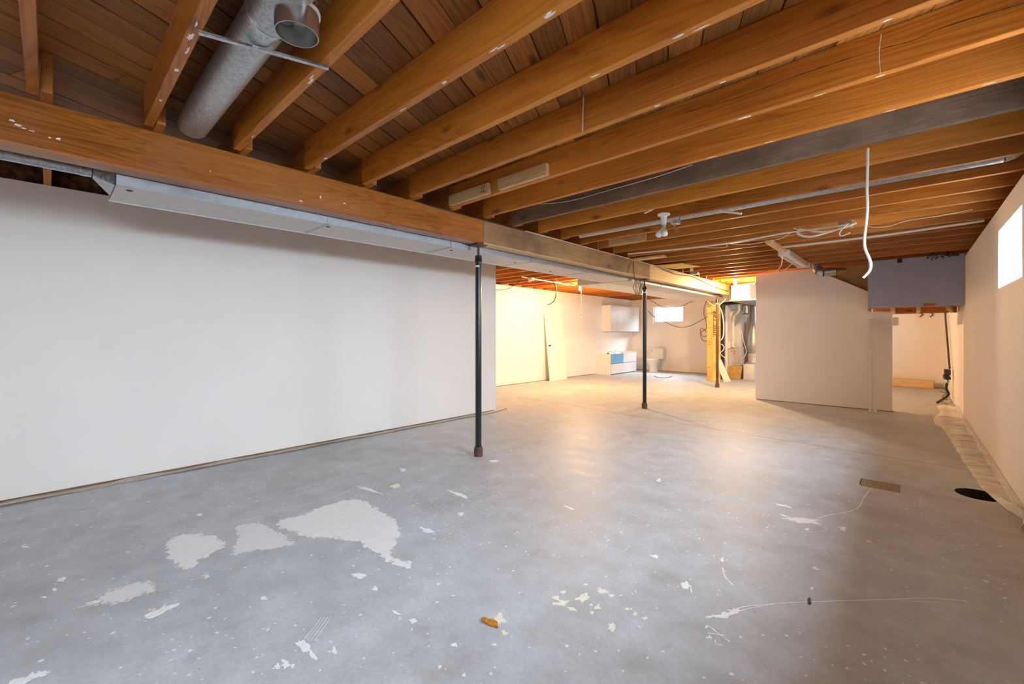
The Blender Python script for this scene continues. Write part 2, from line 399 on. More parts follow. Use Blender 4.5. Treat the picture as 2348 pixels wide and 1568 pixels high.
def make(mb, name, mat, parent=None, loc=None, rot=None, smooth=None, bevel=0.0, closed=True):
    """links the collected shapes as ONE mesh object; world coordinates in, origin at the parent's base or at loc"""
    if loc is None:
        if parent is not None: loc = parent.matrix_world.translation if False else WL.get(parent.name, Vector((0, 0, 0)))
        else:
            xs = [p.x for p in mb.v]; ys = [p.y for p in mb.v]; zs = [p.z for p in mb.v]
            loc = Vector(((min(xs) + max(xs)) / 2, (min(ys) + max(ys)) / 2, min(zs)))
    loc = Vector(loc)
    R3 = Matrix.Rotation(rot, 3, 'Z') if rot else None
    vs = [p - loc for p in mb.v]
    if R3: vs = [R3.inverted() @ p for p in vs]
    me = bpy.data.meshes.new(name)
    me.from_pydata(vs, [], mb.f)
    if closed:
        bm = bmesh.new(); bm.from_mesh(me); bmesh.ops.recalc_face_normals(bm, faces=bm.faces)
        if bevel: bmesh.ops.bevel(bm, geom=[e for e in bm.edges if len(e.link_faces) == 2 and e.calc_face_angle(0) > 0.6], offset=bevel, segments=2, profile=0.6, affect='EDGES')
        bm.to_mesh(me); bm.free()
    if smooth is not None:
        me.shade_smooth() if smooth >= 180 else None
        if smooth < 180:
            bm = bmesh.new(); bm.from_mesh(me)
            for f in bm.faces: f.smooth = True
            for e in bm.edges:
                if len(e.link_faces) != 2 or e.calc_face_angle(0) > math.radians(smooth): e.smooth = False
            bm.to_mesh(me); bm.free()
    me.materials.append(M[mat] if isinstance(mat, str) else mat)
    o = bpy.data.objects.new(name, me)
    COL.objects.link(o)
    if parent is not None:
        o.parent = parent
        o.location = loc - WL.get(parent.name, Vector((0, 0, 0)))
    else: o.location = loc
    WL[o.name] = loc
    if rot: o.rotation_euler = (0, 0, rot)
    return o
WL = {}
def thing(name, label, cat, loc, group=None):
    o = bpy.data.objects.new(name, None); o.empty_display_size = 0.1
    COL.objects.link(o); o.location = loc; WL[o.name] = Vector(loc)
    o['label'] = label; o['category'] = cat
    if group: o['group'] = group
    return o
def solo(mb, name, mat, label, cat, group=None, **kw):
    o = make(mb, name, mat, **kw)
    o['label'] = label; o['category'] = cat
    if group: o['group'] = group
    return o
def struct(mb, name, mat, label=None, **kw):
    o = make(mb, name, mat, **kw); o['kind'] = 'structure'
    if label: o['label'] = label
    return o
def cable(name, mat, pts, r, label, cat='cable', group=None, smooth=6, n=6):
    return solo(MB().tube(pts, r, n, True, smooth), name, mat, label, cat, group, smooth=60)

# ================================================================== STRUCTURE
X0, X1, Y0, Y1 = -7.10, RWX, -1.80, FWY
LWX, LWY = -4.91, 4.92
JB, JT = 2.40, 2.593                                # joist bottom / top

# ---- floor slab with the round sump opening
hx, hy, hr, hs = 0.395, 4.90, 0.135, 0.165
mb = MB()
N = 40
circ = [(hx + hr * math.cos(2 * math.pi * k / N), hy + hr * 1.1 * math.sin(2 * math.pi * k / N)) for k in range(N)]
sq = []
for k in range(N):
    a = 2 * math.pi * k / N; c, s_ = math.cos(a), math.sin(a); m_ = hs / max(abs(c), abs(s_))
    sq.append((hx + c * m_, hy + s_ * m_))
mb.add([(x, y, 0) for x, y in circ] + [(x, y, 0) for x, y in sq], [(k, N + k, N + (k + 1) % N, (k + 1) % N) for k in range(N)])
xa, xb, ya, yb = -7.3, 0.9, -2.0, 14.1
for (p, q, r_, t_) in ((xa, hx - hs, ya, yb), (hx + hs, xb, ya, yb), (hx - hs, hx + hs, ya, hy - hs), (hx - hs, hx + hs, hy + hs, yb)):
    mb.add([(p, r_, 0), (q, r_, 0), (q, t_, 0), (p, t_, 0)], [(0, 1, 2, 3)])
floor = struct(mb, 'floor', 'floor', 'worn grey painted concrete floor with white paint stains', loc=(0, 0, 0), closed=False)
pit = MB()
pit.add([(x, y, 0) for x, y in circ] + [(x * 0.98 + hx * 0.02, y, -0.3) for x, y in circ], [(k, (k + 1) % N, N + (k + 1) % N, N + k) for k in range(N)] + [tuple(range(N, 2 * N))])
make(pit, 'sump_pit', 'soil', floor, closed=False)

def wall_cells(mb, fixed, lo, hi, z0, z1, holes, put):
    """boxes around rectangular openings (a,b,za,zb) along one axis"""
    cur = lo
    for a, b, za, zb in sorted(holes):
        put(cur, a, z0, z1); put(a, b, z0, za); put(a, b, zb, z1); cur = b
    put(cur, hi, z0, z1)

# ---- right wall with its window openings
mb = MB()
wall_cells(mb, None, Y0 - 0.1, Y1 + 0.12, 0.012, 2.335, [(a, b, WZ0, WZ1) for a, b in WIN_R],
           lambda a, b, z0, z1: mb.box(RWX, RWX + 0.24, a, b, z0, z1))
wall_right = struct(mb, 'wall_right', 'wall', 'cream drywall wall with high basement windows', loc=(0, 0, 0))
make(MB().box(RWX + 0.05, RWX + 0.22, Y0 - 0.1, Y1 + 0.12, 2.336, 2.398), 'sill_plate', 'joist', wall_right)
# ---- far wall
mb = MB()
FWIN = (-6.354, -5.316, 1.590, 2.150)
wall_cells(mb, None, X0 - 0.12, RWX + 0.0, 0.012, 2.398, [FWIN], lambda a, b, z0, z1: mb.box(a, b, FWY, FWY + 0.12, z0, z1))
wall_far = struct(mb, 'wall_far', 'wall', 'far cream drywall wall with small window', loc=(0, 0, 0))
# ---- left walls
wall_left = struct(MB().box(LWX - 0.36, LWX, Y0 - 0.1, LWY, 0.018, 2.398), 'wall_left', 'wall', 'long plain grey-white drywall wall', loc=(0, 0, 0))
make(MB().box(LWX - 0.11, LWX - 0.035, Y0 - 0.1, LWY - 0.02, 0.0, 0.017), 'bottom_plate', 'joist', wall_left)
struct(MB().box(X0 - 0.12, LWX - 0.361, LWY - 0.12, LWY, 0.0, 2.398), 'wall_jog', 'wall', loc=(0, 0, 0))
struct(MB().box(X0 - 0.12, X0, LWY + 0.001, FWY, 0.012, 2.398), 'wall_far_left', 'wall', 'cream drywall wall behind the white door and cabinets', loc=(0, 0, 0))
make(MB().box(X0 - 0.11, X0 - 0.03, LWY + 0.01, FWY, 0.0, 0.0115), 'bottom_plate', 'joist', bpy.data.objects['wall_far_left'])
struct(MB().box(LWX - 0.12, RWX + 0.22, Y0 - 0.12, Y0, 0.0, 2.398), 'wall_back', 'wall', loc=(0, 0, 0))
# ---- stair partition: drywall cut along the stair slope
PY = 9.10
pa = [(-2.146, 0.012), (-0.204, 0.012), (-0.204, 1.595), (-0.497, 1.605), (-0.497, 1.93), (-1.02, 2.24), (-1.10, 2.385), (-2.132, 2.37)]
wall_stair = struct(MB().prism(pa, lambda a, b, t: (a, t, b), PY, PY + 0.10), 'wall_stair', 'wall', 'cream drywall partition with its top cut along the stair slope', loc=(0, 0, 0))
make(MB().box(X0 - 0.12, RWX, FWY + 0.03, FWY + 0.12, 0.0, 0.0115), 'bottom_plate', 'joist', wall_far)
make(MB().box(RWX + 0.03, RWX + 0.22, Y0 - 0.1, Y1 + 0.12, 0.0, 0.0115), 'bottom_plate', 'joist', wall_right)
make(MB().box(-2.13, -0.19, PY + 0.012, PY + 0.10, 0.0, 0.0115), 'bottom_plate', 'joist', wall_stair)

# ---- outside ground around the basement (seen only as bounced daylight)
for nm, bx in (('ground_right', (RWX + 0.5, 9, -6, 18)), ('ground_far', (-12, 9, FWY + 0.45, 20))):
    struct(MB().box(bx[0], bx[1], bx[2], bx[3], 1.35, 1.42), nm, 'ground', loc=(0, 0, 0))

# ---- curved screen added outside the far window to cut sky glare indoors
wwp = [(-5.835 + 0.85 * math.cos(math.pi * k / 14), FWY + 0.13 + 0.62 * math.sin(math.pi * k / 14)) for k in range(15)]
wwo = [(-5.835 + 0.88 * math.cos(math.pi * k / 14), FWY + 0.13 + 0.65 * math.sin(math.pi * k / 14)) for k in range(15)]
struct(MB().prism(wwp + wwo[::-1], lambda a, b, t: (a, b, t), 1.425, 2.32), 'window_well', 'conc_raw', loc=(0, 0, 0))

# ---- windows
def window_x(n, a, b):                              # in the right wall, seen from inside
    x = RWX
    t = 0.012
    w = struct(MB().box(x - 0.001, x + 0.2, a, a + t, WZ0, WZ1).box(x - 0.001, x + 0.2, b - t, b, WZ0, WZ1)
               .box(x - 0.001, x + 0.2, a + t, b - t, WZ1 - t, WZ1).box(x - 0.001, x + 0.2, a + t, b - t, WZ0, WZ0 + t), 'window_%d' % n, 'white_reveal',
               'deep white basement window high in the cream side wall', loc=(x, (a + b) / 2, WZ0))
    f = MB(); fx0, fx1, fw = x + 0.162, x + 0.200, 0.045
    f.box(fx0, fx1, a + t, a + t + fw, WZ0 + t, WZ1 - t).box(fx0, fx1, b - t - fw, b - t, WZ0 + t, WZ1 - t)
    f.box(fx0, fx1, a + t + fw, b - t - fw, WZ0 + t, WZ0 + t + fw).box(fx0, fx1, a + t + fw, b - t - fw, WZ1 - t - fw, WZ1 - t)
    f.box(fx0, fx1, (a + b) / 2 - 0.02, (a + b) / 2 + 0.02, WZ0 + t + fw, WZ1 - t - fw)
    fr = make(f, 'window_frame', 'white_pl', w)
    make(MB().box(fx0 - 0.02, fx0 - 0.001, b - 0.075, b - 0.03, WZ0 + 0.30, WZ0 + 0.325), 'latch', 'wire_k', w)
    for s0, s1 in ((a + t + fw, (a + b) / 2 - 0.02), ((a + b) / 2 + 0.02, b - t - fw)):
        make(MB().box(x + 0.179, x + 0.183, s0, s1, WZ0 + t + fw, WZ1 - t - fw), 'pane', 'glass', w)
for i, (a, b) in enumerate(WIN_R): window_x(i + 1, a, b)
a, b, z0, z1 = FWIN; t = 0.012
w4 = struct(MB().box(a, a + t, FWY - 0.001, FWY + 0.12, z0, z1).box(b - t, b, FWY - 0.001, FWY + 0.12, z0, z1).box(a + t, b - t, FWY - 0.001, FWY + 0.12, z1 - t, z1)
            .box(a + t, b - t, FWY - 0.001, FWY + 0.12, z0, z0 + t), 'window_5', 'white_reveal', 'small white sliding window in the far wall above the toilet', loc=((a + b) / 2, FWY, z0))
f = MB(); g0, g1, fw = FWY + 0.045, FWY + 0.085, 0.04
f.box(a + t, a + t + fw, g0, g1, z0 + t, z1 - t).box(b - t - fw, b - t, g0, g1, z0 + t, z1 - t).box(a + t + fw, b - t - fw, g0, g1, z0 + t, z0 + t + fw)
f.box(a + t + fw, b - t - fw, g0, g1, z1 - t - fw, z1 - t).box(a + 0.085, a + 0.105, g0, g1, z0 + t + fw, z1 - t - fw)
make(f, 'window_frame', 'white_pl', w4)
make(MB().box(a + t + fw, b - t - fw, g0 + 0.018, g0 + 0.022, z0 + t + fw, z1 - t - fw), 'pane', 'glass', w4)

# ================================================================== CEILING: slab, joists, diagonal boards
ceiling = struct(MB().box(-7.4, 1.0, -2.1, 14.2, JT + 0.026, JT + 0.12), 'ceiling', 'board', 'open basement ceiling of fir joists and diagonal subfloor boards', loc=(0, 0, 0))
for nm, bx in (('rim_joist', (RWX + 0.16, RWX + 0.20, -2.0, 14.0)), ('rim_joist', (LWX - 0.34, LWX - 0.30, -2.0, LWY - 0.12)), ('rim_joist', (X0 - 0.12, X0 - 0.08, LWY - 0.12, 14.0))):
    make(MB().box(bx[0], bx[1], bx[2], bx[3], JB, JT + 0.025), nm, 'joist', ceiling)
for nm, bx in (('end_joist', (-7.2, RWX + 0.16, FWY + 0.03, FWY + 0.07)), ('end_joist', (LWX - 0.3, RWX + 0.16, Y0 - 0.08, Y0 - 0.04)), ('end_joist', (X0 - 0.1, LWX - 0.30, LWY - 0.1, LWY - 0.06))):
    make(MB().box(bx[0], bx[1], bx[2], bx[3], JB, JT + 0.025), nm, 'joist', ceiling)

JW, PITCH, YJ = 0.042, 0.4285, -0.029
def joist_mesh(name, length, mat):
    mb = MB(); seg = 6
    mb.box(0, length, -JW, 0, 0, JT - JB - 0.001)
    o = make(mb, name, mat, loc=(0, 0, 0), bevel=0.004)
    return o
LR = RWX + 0.155 + 3.10
jr = joist_mesh('joist', LR, 'joist'); jl = joist_mesh('joist', 2.06 + 0.10, 'joist'); jl2 = joist_mesh('joist', 4.02, 'joist')
def place(proto, used, x, y):
    o = proto if not used else proto.copy()
    if used: COL.objects.link(o)
    o.name = 'joist'; o.parent = ceiling; o.location = (x, y, JB)
    return o
YJS = [YJ + PITCH * k for k in range(-4, 33)]
u1 = u2 = u3 = False
for k, y in enumerate(YJS):
    if y > FWY - 0.05: break
    o = place(jr, u1, -3.10 - 0.0, y); u1 = True
    if abs(y - (YJ + PITCH * 8)) < 0.05 or abs(y - (YJ + PITCH * 8) - 0.01) < 0.05:
        o.data = o.data.copy(); o.data.materials[0] = M['joist_dark']
    if abs(y - (YJ + PITCH * 6)) < 0.01: cracked = o
    # the lapped joists of the other bay lie on the far side
    if y + 0.046 < LWY - 0.05:
        place(jl, u2, LWX - 0.28 - 0.0, y + 0.046); u2 = True
    else:
        place(jl2, u3, X0 - 0.06, y + 0.046); u3 = True
WL['joist'] = Vector((0, 0, 0))
# long drying crack along one joist face, white drips on two others
def face_line(px, y, w, name, mat, parent):
    pts = catmull([aty(u, v, y) for u, v in px], 5); vs = []; fs = []
    for i, p in enumerate(pts):
        d = (pts[min(i + 1, len(pts) - 1)] - pts[max(0, i - 1)]).normalized(); n_ = Vector((-d.z, 0, d.x)) * (w / 2 * (0.5 + random.random()))
        vs += [p + n_, p - n_]
    for i in range(len(pts) - 1): fs.append((2 * i, 2 * i + 1, 2 * i + 3, 2 * i + 2))
    o = make(MB().add(vs, fs), name, mat, closed=False, loc=(0, 0, 0))
    o.parent = parent; o.location = -Vector(parent.location)
    return o
yk = YJ + PITCH * 6 - JW - 0.0006
face_line([(1400 + a / 2.4736, b / 2.4736) for a, b in ((420, 640), (600, 590), (760, 540), (1000, 450), (1200, 380), (1500, 285), (1700, 235), (1900, 150), (2150, 75), (2345, 15))], yk, 0.0030, 'drying_crack', 'furn_dark', cracked)
face_line([(2021, 78), (2016, 120), (2019, 172)], yk, 0.0028, 'paint_drip', 'splat_w', cracked)

# boards laid diagonally over the joists
BA = math.radians(24.226); BD = Vector((-math.sin(BA), math.cos(BA), 0)); BN = Vector((math.cos(BA), math.sin(BA), 0))
BWD, BOFF = 0.1475, -0.245
def clip(poly, ax, lim, keep_less):
    out = []
    for i in range(len(poly)):
        p, q = poly[i], poly[(i + 1) % len(poly)]
        a, b_ = p[ax] - lim, q[ax] - lim
        if keep_less: a, b_ = -a, -b_
        if a >= 0: out.append(p)
        if (a >= 0) != (b_ >= 0): out.append(p + (q - p) * (a / (a - b_)))
    return out
rb = random.Random(3)
for k in range(-52, 52):
    c0 = BOFF + BWD * k; gap = rb.choice((0.003, 0.004, 0.006, 0.010))
    lo, hi = c0 + gap, c0 + BWD - 0.001
    t = -22.0 + rb.uniform(0, 4)
    while t < 20:
        ln = rb.uniform(3.0, 4.8)
        pl = [BN * lo + BD * t, BN * hi + BD * t, BN * hi + BD * (t + ln - 0.003), BN * lo + BD * (t + ln - 0.003)]
        for ax, lim, less in ((0, -7.2, False), (0, 0.78, True), (1, -1.95, False), (1, 9.6, True)):
            pl = clip(pl, ax, lim, less)
            if len(pl) < 3: break
        t += ln
        if len(pl) < 3: continue
        cen = sum(pl, Vector((0, 0, 0))) / len(pl)
        if cen.x < -5.4 and cen.y < 4.6: continue
        z = JT + rb.uniform(0.0, 0.0015)
        mbb = MB().prism([(p.x, p.y) for p in pl], lambda a, b, t: (a, b, t), z, JT + 0.025)
        make(mbb, 'subfloor_board', 'board', ceiling, loc=Vector((cen.x, cen.y, JT)), rot=math.pi / 2 + BA)

# ================================================================== BEAM AND POSTS
BXF, BXB, BZ0, BZ1 = -3.16, -3.27, 2.155, 2.399
beam = thing('support_beam', 'long built-up timber support beam resting on three steel posts', 'beam', (-3.215, 4.6, BZ0))
for (ya_, yb_, mt, lb) in ((-1.80, 2.985, 'beam', 'glossy orange-brown beam timber'), (2.988, 6.775, 'beam_stained', 'dull water-stained beam timber'), (6.778, 11.10, 'beam_new', 'pale knotty new pine beam timber')):
    mb = MB().box(BXB, BXF, ya_, yb_, BZ0 + 0.012, BZ1)
    # grain must run along the timber: object turned so its X axis follows the beam
    o = make(mb, 'beam_timber', mt, beam, loc=Vector((BXF, ya_, BZ0)), rot=math.pi / 2, bevel=0.004); o['label'] = lb
    o = make(MB().box(BXB - 0.012, BXF + 0.006, ya_, yb_, BZ0 - 0.002, BZ0 + 0.0118), 'bottom_strip', mt if mt != 'beam_stained' else 'pine', beam, loc=Vector((BXF, ya_, BZ0)), rot=math.pi / 2)

def post(x, y, label, wear='black_paint'):
    r = 0.031
    t = thing('steel_post', label, 'post', (x, y, 0), 'steel posts carrying the beam')
    make(MB().lathe([(r, 0.05), (r, 1.985)], (x, y, 0), n=24), 'tube', wear, t, smooth=50)
    make(MB().lathe([(0.045, 0.0), (0.045, 0.075), (0.041, 0.085), (0.036, 0.095)], (x, y, 0), n=24), 'base_collar', 'rust', t, smooth=40)
    make(MB().lathe([(0.038, 1.975), (0.038, 1.99), (0.035, 2.0), (0.033, 2.03), (0.033, 2.04)], (x, y, 0), n=24), 'top_collar', 'black_paint', t, smooth=40)
    make(MB().lathe([(0.012, 2.03), (0.012, 2.142)], (x, y, 0), n=14), 'jack_screw', 'rust', t, smooth=50)
    make(MB().box(x - 0.055, x + 0.055, y - 0.07, y + 0.07, 2.142, 2.152), 'top_plate', 'rust', t)
    for a in (-2.3, -1.55, -0.8):
        c = Vector((x + (r + 0.001) * math.cos(a), y + (r + 0.001) * math.sin(a), 1.93))
        make(MB().cyl(c - Vector((math.cos(a), math.sin(a), 0)) * 0.004, c + Vector((math.cos(a), math.sin(a), 0)) * 0.003, 0.011, 10), 'bolt_head', 'white_pl', t)
    return t
post(-3.228, 2.982, 'black steel jack post beside the end of the long grey-white wall')
post(-3.243, 6.753, 'black steel jack post under the seam to the pale pine beam')
post(-3.263, 10.50, 'scuffed brown-black steel post beside the yellow plywood panel', 'rust')

# ================================================================== INSULATION over the left wall
for k, y in enumerate(YJS):
    if not (-1.4 < y < LWY - 0.6): continue
    y0, y1 = y + 0.05, y + PITCH - 0.003
    mb = MB()
    rr = random.Random(k)
    def fn(u, v, y0=y0, y1=y1, k=k):
        yy = y0 + (y1 - y0) * u; zz = JB + 0.004 + (JT - JB - 0.012) * v
        bulge = 0.10 * math.sin(math.pi * min(max(u, 0.02), 0.98)) ** 0.5 * math.sin(math.pi * min(max(v, 0.03), 0.97)) ** 0.5
        n = noise.noise(Vector((yy * 9, zz * 14, k * 3.1))) * 0.035
        return Vector((LWX - 0.20 + bulge + n, yy, zz))
    mb.grid(fn, 14, 8)
    solo(mb, 'insulation_batt', 'insul', 'brown fibrous insulation batt stuffed between joists above the long grey-white wall', 'insulation', 'insulation batts above the left wall', closed=False, smooth=180)

# ================================================================== SHEET METAL DUCTS
DX0, DX1, DZ0, DZ1 = -3.745, -3.312, 2.10, 2.37
trunk = thing('trunk_duct', 'long rectangular sheet metal heating duct running behind the timber beam', 'duct', (-3.53, 5.7, DZ0))
ys = [0.262 + 1.22 * k for k in range(10)]; ys[-1] = 11.05
for i in range(len(ys) - 1):
    mb = MB().box(DX0, DX1, ys[i] + 0.002, ys[i + 1] - 0.002, DZ0, DZ1)
    make(mb, 'duct_section', 'galv_dull', trunk)
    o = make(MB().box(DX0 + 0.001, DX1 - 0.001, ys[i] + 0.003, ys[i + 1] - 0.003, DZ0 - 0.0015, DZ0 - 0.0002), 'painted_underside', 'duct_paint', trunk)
    if i: make(MB().box(DX0 - 0.004, DX1 + 0.006, ys[i] - 0.012, ys[i] + 0.012, DZ0 - 0.005, DZ1 + 0.004), 'drive_cleat', 'galv_dull', trunk)
make(MB().box(DX0 - 0.03, DX0 - 0.001, 0.262, 11.0, DZ0 - 0.003, DZ0 + 0.03), 'edge_flange', 'duct_white', trunk)
for (u, v) in ((297, 437), (752, 520), (1035, 574), (1181, 602), (1262, 622), (1386, 648)):
    p = atz(u, v, DZ0 - 0.0025)
    make(MB().lathe([(0.010, -0.004), (0.016, -0.002), (0.016, 0.001)], p, n=16), 'rubber_plug', 'wire_k', trunk)  # raised black discs stand in for dark open holes in the underside
# round branch pipe with angled boot at the duct's near end
bp = thing('branch_pipe', 'mottled galvanised branch pipe with angled boot joining the end of the trunk duct', 'pipe', (-3.58, -0.5, 2.16))
make(MB().tube([(-3.56, -1.75, 2.215), (-3.57, 0.165, 2.215)], 0.036, 20), 'pipe', 'galv_foil', bp, smooth=50)
make(MB().lathe([(0.037, 0), (0.0395, 0.008), (0.037, 0.016), (0.0395, 0.024), (0.037, 0.032), (0.037, 0.05)], (-3.57, 0.125, 2.215), (0, 1, 0), 20), 'crimped_collar', 'galv', bp, smooth=50)
q0 = [(-3.60, 0.18, 2.18), (-3.53, 0.18, 2.18), (-3.53, 0.18, 2.255), (-3.60, 0.18, 2.255)]
q1 = [(-3.64, 0.261, DZ0 + 0.002), (-3.36, 0.261, DZ0 + 0.002), (-3.36, 0.261, DZ1 - 0.05), (-3.64, 0.261, DZ1 - 0.05)]
make(MB().add(q0 + q1, [(3, 2, 1, 0), (4, 5, 6, 7), (0, 1, 5, 4), (1, 2, 6, 5), (2, 3, 7, 6), (3, 0, 4, 7)]), 'boot', 'galv', bp)
# return air duct beside the trunk, with a dark round take-off hole in its open end
ra = thing('return_duct', 'pale return air duct with an open take-off hole beside the trunk duct', 'duct', (-4.1, 8.5, 2.1))
rb2 = MB()
for bx in ((-4.38, -3.80, 6.46, 10.9, 2.105, 2.110), (-4.38, -3.80, 6.46, 10.9, 2.394, 2.399), (-4.38, -4.375, 6.46, 10.9, 2.110, 2.394), (-3.805, -3.80, 6.46, 10.9, 2.110, 2.394), (-4.375, -3.805, 10.895, 10.9, 2.110, 2.394)): rb2.box(*bx)
make(rb2, 'duct_body', 'duct_white', ra)
arc = [(-4.0 + 0.11 * math.cos(math.pi * k / 12), 2.285 - 0.13 * math.sin(math.pi * k / 12)) for k in range(13)]     # right to left, opening cut down from the upper edge
ep = MB()
ep.prism([(-4.375, 2.111), (-3.806, 2.111), (-3.806, 2.285)] + arc + [(-4.375, 2.285)], lambda a, b, t: (a, t, b), 6.461, 6.465)
ep.box(-4.375, -3.806, 6.461, 6.465, 2.2855, 2.393)
make(ep, 'end_plate', 'duct_white', ra)
# panned joist bay and its flat connector piece
solo(MB().box(-4.55, -3.80, 5.42, 5.82, 2.383, 2.398), 'joist_pan', 'duct_white', 'flat pale sheet metal pan nailed under the joists beside the trunk duct', 'sheet metal')
solo(MB().box(-4.02, -3.90, 6.402, 6.444, 2.22, 2.3995), 'hanger_block', 'pine', 'short wooden hanger block under the joists beside the bare lit bulb', 'wood block')

# big foil-crinkled round duct in the joist bay, with an elbow open downwards
bd = thing('round_duct', 'large crinkled silver round duct with a crimped open elbow between joists', 'duct', (-2.3, 0.60, 2.33))
ca, cb = Vector((-3.02, 0.575, 2.47)), Vector((-1.50, 0.575, 2.47))
make(MB().tube([ca - Vector((0.06, 0, 0)), ca + (cb - ca) * 0.3, ca + (cb - ca) * 0.6, cb], 0.078, 28), 'duct_tube', 'galv_foil', bd, smooth=50)
make(MB().tube([(-1.83, 0.575, 2.47), (-1.805, 0.575, 2.47)], 0.0805, 28), 'joint_ring', 'galv', bd, smooth=50)
ec = atz(681, 80, 2.335); ec.z = 0
make(MB().tube([(ec.x - 0.01, ec.y - 0.045, 2.49), (ec.x, ec.y - 0.015, 2.475), (ec.x, ec.y, 2.44)], 0.0735, 26), 'elbow', 'collar', bd, smooth=50)
mb = MB(); nn = 72
pr = [(0.0735, 2.445), (0.0735, 2.40), (0.0725, 2.385), (0.0715, 2.335)]
inn = [(0.0685, 2.335), (0.0695, 2.39), (0.0695, 2.42), (0.055, 2.425), (0.055, 2.43), (0.035, 2.44)]
vs = []; fs = []
allp = pr + inn
for j, (r_, z_) in enumerate(allp):
    for k in range(nn):
        a_ = 2 * math.pi * k / nn
        rr_ = r_ + (0.0016 if (k % 2 and z_ < 2.388) else 0)
        vs.append((ec.x + rr_ * math.cos(a_), ec.y + rr_ * math.sin(a_), z_))
for j in range(len(allp) - 1):
    for k in range(nn): fs.append((j * nn + k, j * nn + (k + 1) % nn, (j + 1) * nn + (k + 1) % nn, (j + 1) * nn + k))
fs.append(tuple((len(allp) - 1) * nn + k for k in range(nn)))
make(MB().add(vs, fs), 'crimped_collar', 'collar', bd, closed=False, smooth=60)
make(MB().lathe([(0.0745, 0), (0.079, 0.002), (0.079, 0.010), (0.0745, 0.012)], (ec.x, ec.y, 2.414), n=30), 'white_band', 'white_pl', bd, smooth=40)
solo(MB().bar((-1.967, 0.385, 2.384), (-1.824, 0.815, 2.384), 0.018, 0.010), 'strap_hanger', 'galv', 'flat grey metal strap under the large crinkled round duct', 'strap')

# slim galvanised pipe along a joist to the cream wall
sp_ = thing('slim_pipe', 'long slim galvanised pipe lying along a joist towards the cream window wall', 'pipe', (-0.5, 4.33, 2.37))
p0, p1 = Vector((-2.9, 4.335, 2.435)), Vector((0.46, 4.335, 2.435))
make(MB().tube([p0, p0 + (p1 - p0) * 0.5, p1], 0.043, 18), 'pipe', 'galv_foil', sp_, smooth=50)
make(MB().tube([(-0.36, 4.335, 2.435), (-0.33, 4.335, 2.435)], 0.0455, 18), 'joint_ring', 'galv', sp_, smooth=50)
make(MB().tube([(0.46, 4.335, 2.435), (0.50, 4.335, 2.445), (0.54, 4.335, 2.475), (0.555, 4.335, 2.53)], 0.044, 18), 'end_elbow', 'galv', sp_, smooth=50)

# segmented elbow duct turning into the stair slope
p = aty(1862, 612, 8.72)
eb = thing('elbow_duct', 'short segmented sheet metal elbow duct dropping from the joists at the stair slope', 'duct', (p.x, 8.75, 2.16))
e0 = aty(1872, 606, 8.72); path = [Vector((e0.x - 0.02, 8.80, 2.565)), Vector((e0.x - 0.01, 8.78, 2.345)), Vector((e0.x + 0.03, 8.75, 2.285)), Vector((e0.x + 0.10, 8.74, 2.262))]
for i in range(3):
    d_ = (path[i + 1] - path[i])
    make(MB().tube([path[i] + d_ * 0.02, path[i] + d_ * 1.12], [0.072 - 0.0, 0.070], 20), 'elbow_gore', 'galv', eb, smooth=50)
make(MB().tube([path[3], path[3] + Vector((0.15, 0.03, 0.005))], 0.0675, 20), 'duct_tube', 'galv_foil', eb, smooth=50)
make(MB().tube([path[3] + Vector((0.14, 0.03, 0.005)), path[3] + Vector((0.20, 0.10, 0.012)), path[3] + Vector((0.24, 0.20, 0.02))], 0.052, 16), 'inner_sleeve', 'brass', eb, smooth=50)

# ================================================================== STAIR BULKHEAD
BY = 8.75
bl = thing('stair_bulkhead', 'grey-blue painted box under the stair landing with bare framing beneath', 'bulkhead', (0.04, BY + 0.3, 1.645))
make(MB().box(-0.484, RWX - 0.012, BY, BY + 0.03, 1.688, 2.375), 'face_panel', 'blue_box', bl)
make(MB().box(-0.484, RWX - 0.012, BY - 0.004, BY + 0.03, 1.645, 1.686), 'bottom_rail', 'blue_box', bl)
make(MB().box(0.145, 0.275, BY - 0.0065, BY - 0.0042, 1.646, 1.688), 'bare_patch', 'joist', bl)
make(MB().box(-0.484, -0.455, BY + 0.031, 9.08, 1.60, 2.375), 'side_panel', 'hardboard', bl)
for i, x in enumerate((-0.20, 0.10, 0.40)):
    make(MB().bar((x, BY + 0.04, 1.63), (x + (0.10 if i == 2 else 0.0), 10.0, 1.63), 0.042, 0.075), 'landing_joist', 'pine', bl)
make(MB().box(-0.484, RWX - 0.01, 9.98, 10.02, 1.585, 1.70), 'header', 'joist', bl)
make(MB().box(-0.484, RWX - 0.012, BY + 0.031, 9.97, 1.675, 1.69), 'landing_underside', 'joist', bl)
make(MB().box(RWX - 0.011, RWX - 0.002, BY - 0.006, BY + 0.02, 1.66, 2.36), 'caulk_edge', 'poly_tan', bl)
# sloping stair soffit behind the partition and the tan panel above it
so = thing('stair_stringer', 'dark sloping stair stringer with tan hardboard above the cut partition', 'stair', (-0.8, 9.25, 1.9))
make(MB().bar((-1.42, 9.33, 2.44), (-0.46, 9.33, 1.90), 0.04, 0.14), 'stringer', 'joist', so)
make(MB().prism([(-1.07, 2.262), (-0.49, 1.925), (-0.49, 2.395), (-1.07, 2.395)], lambda a, b, t: (a, t, b), 9.24, 9.255), 'tan_panel', 'hardboard', so)
make(MB().bar((-1.04, 9.222, 2.262), (-0.51, 9.222, 1.950), 0.03, 0.015), 'nosing', 'joist', so)

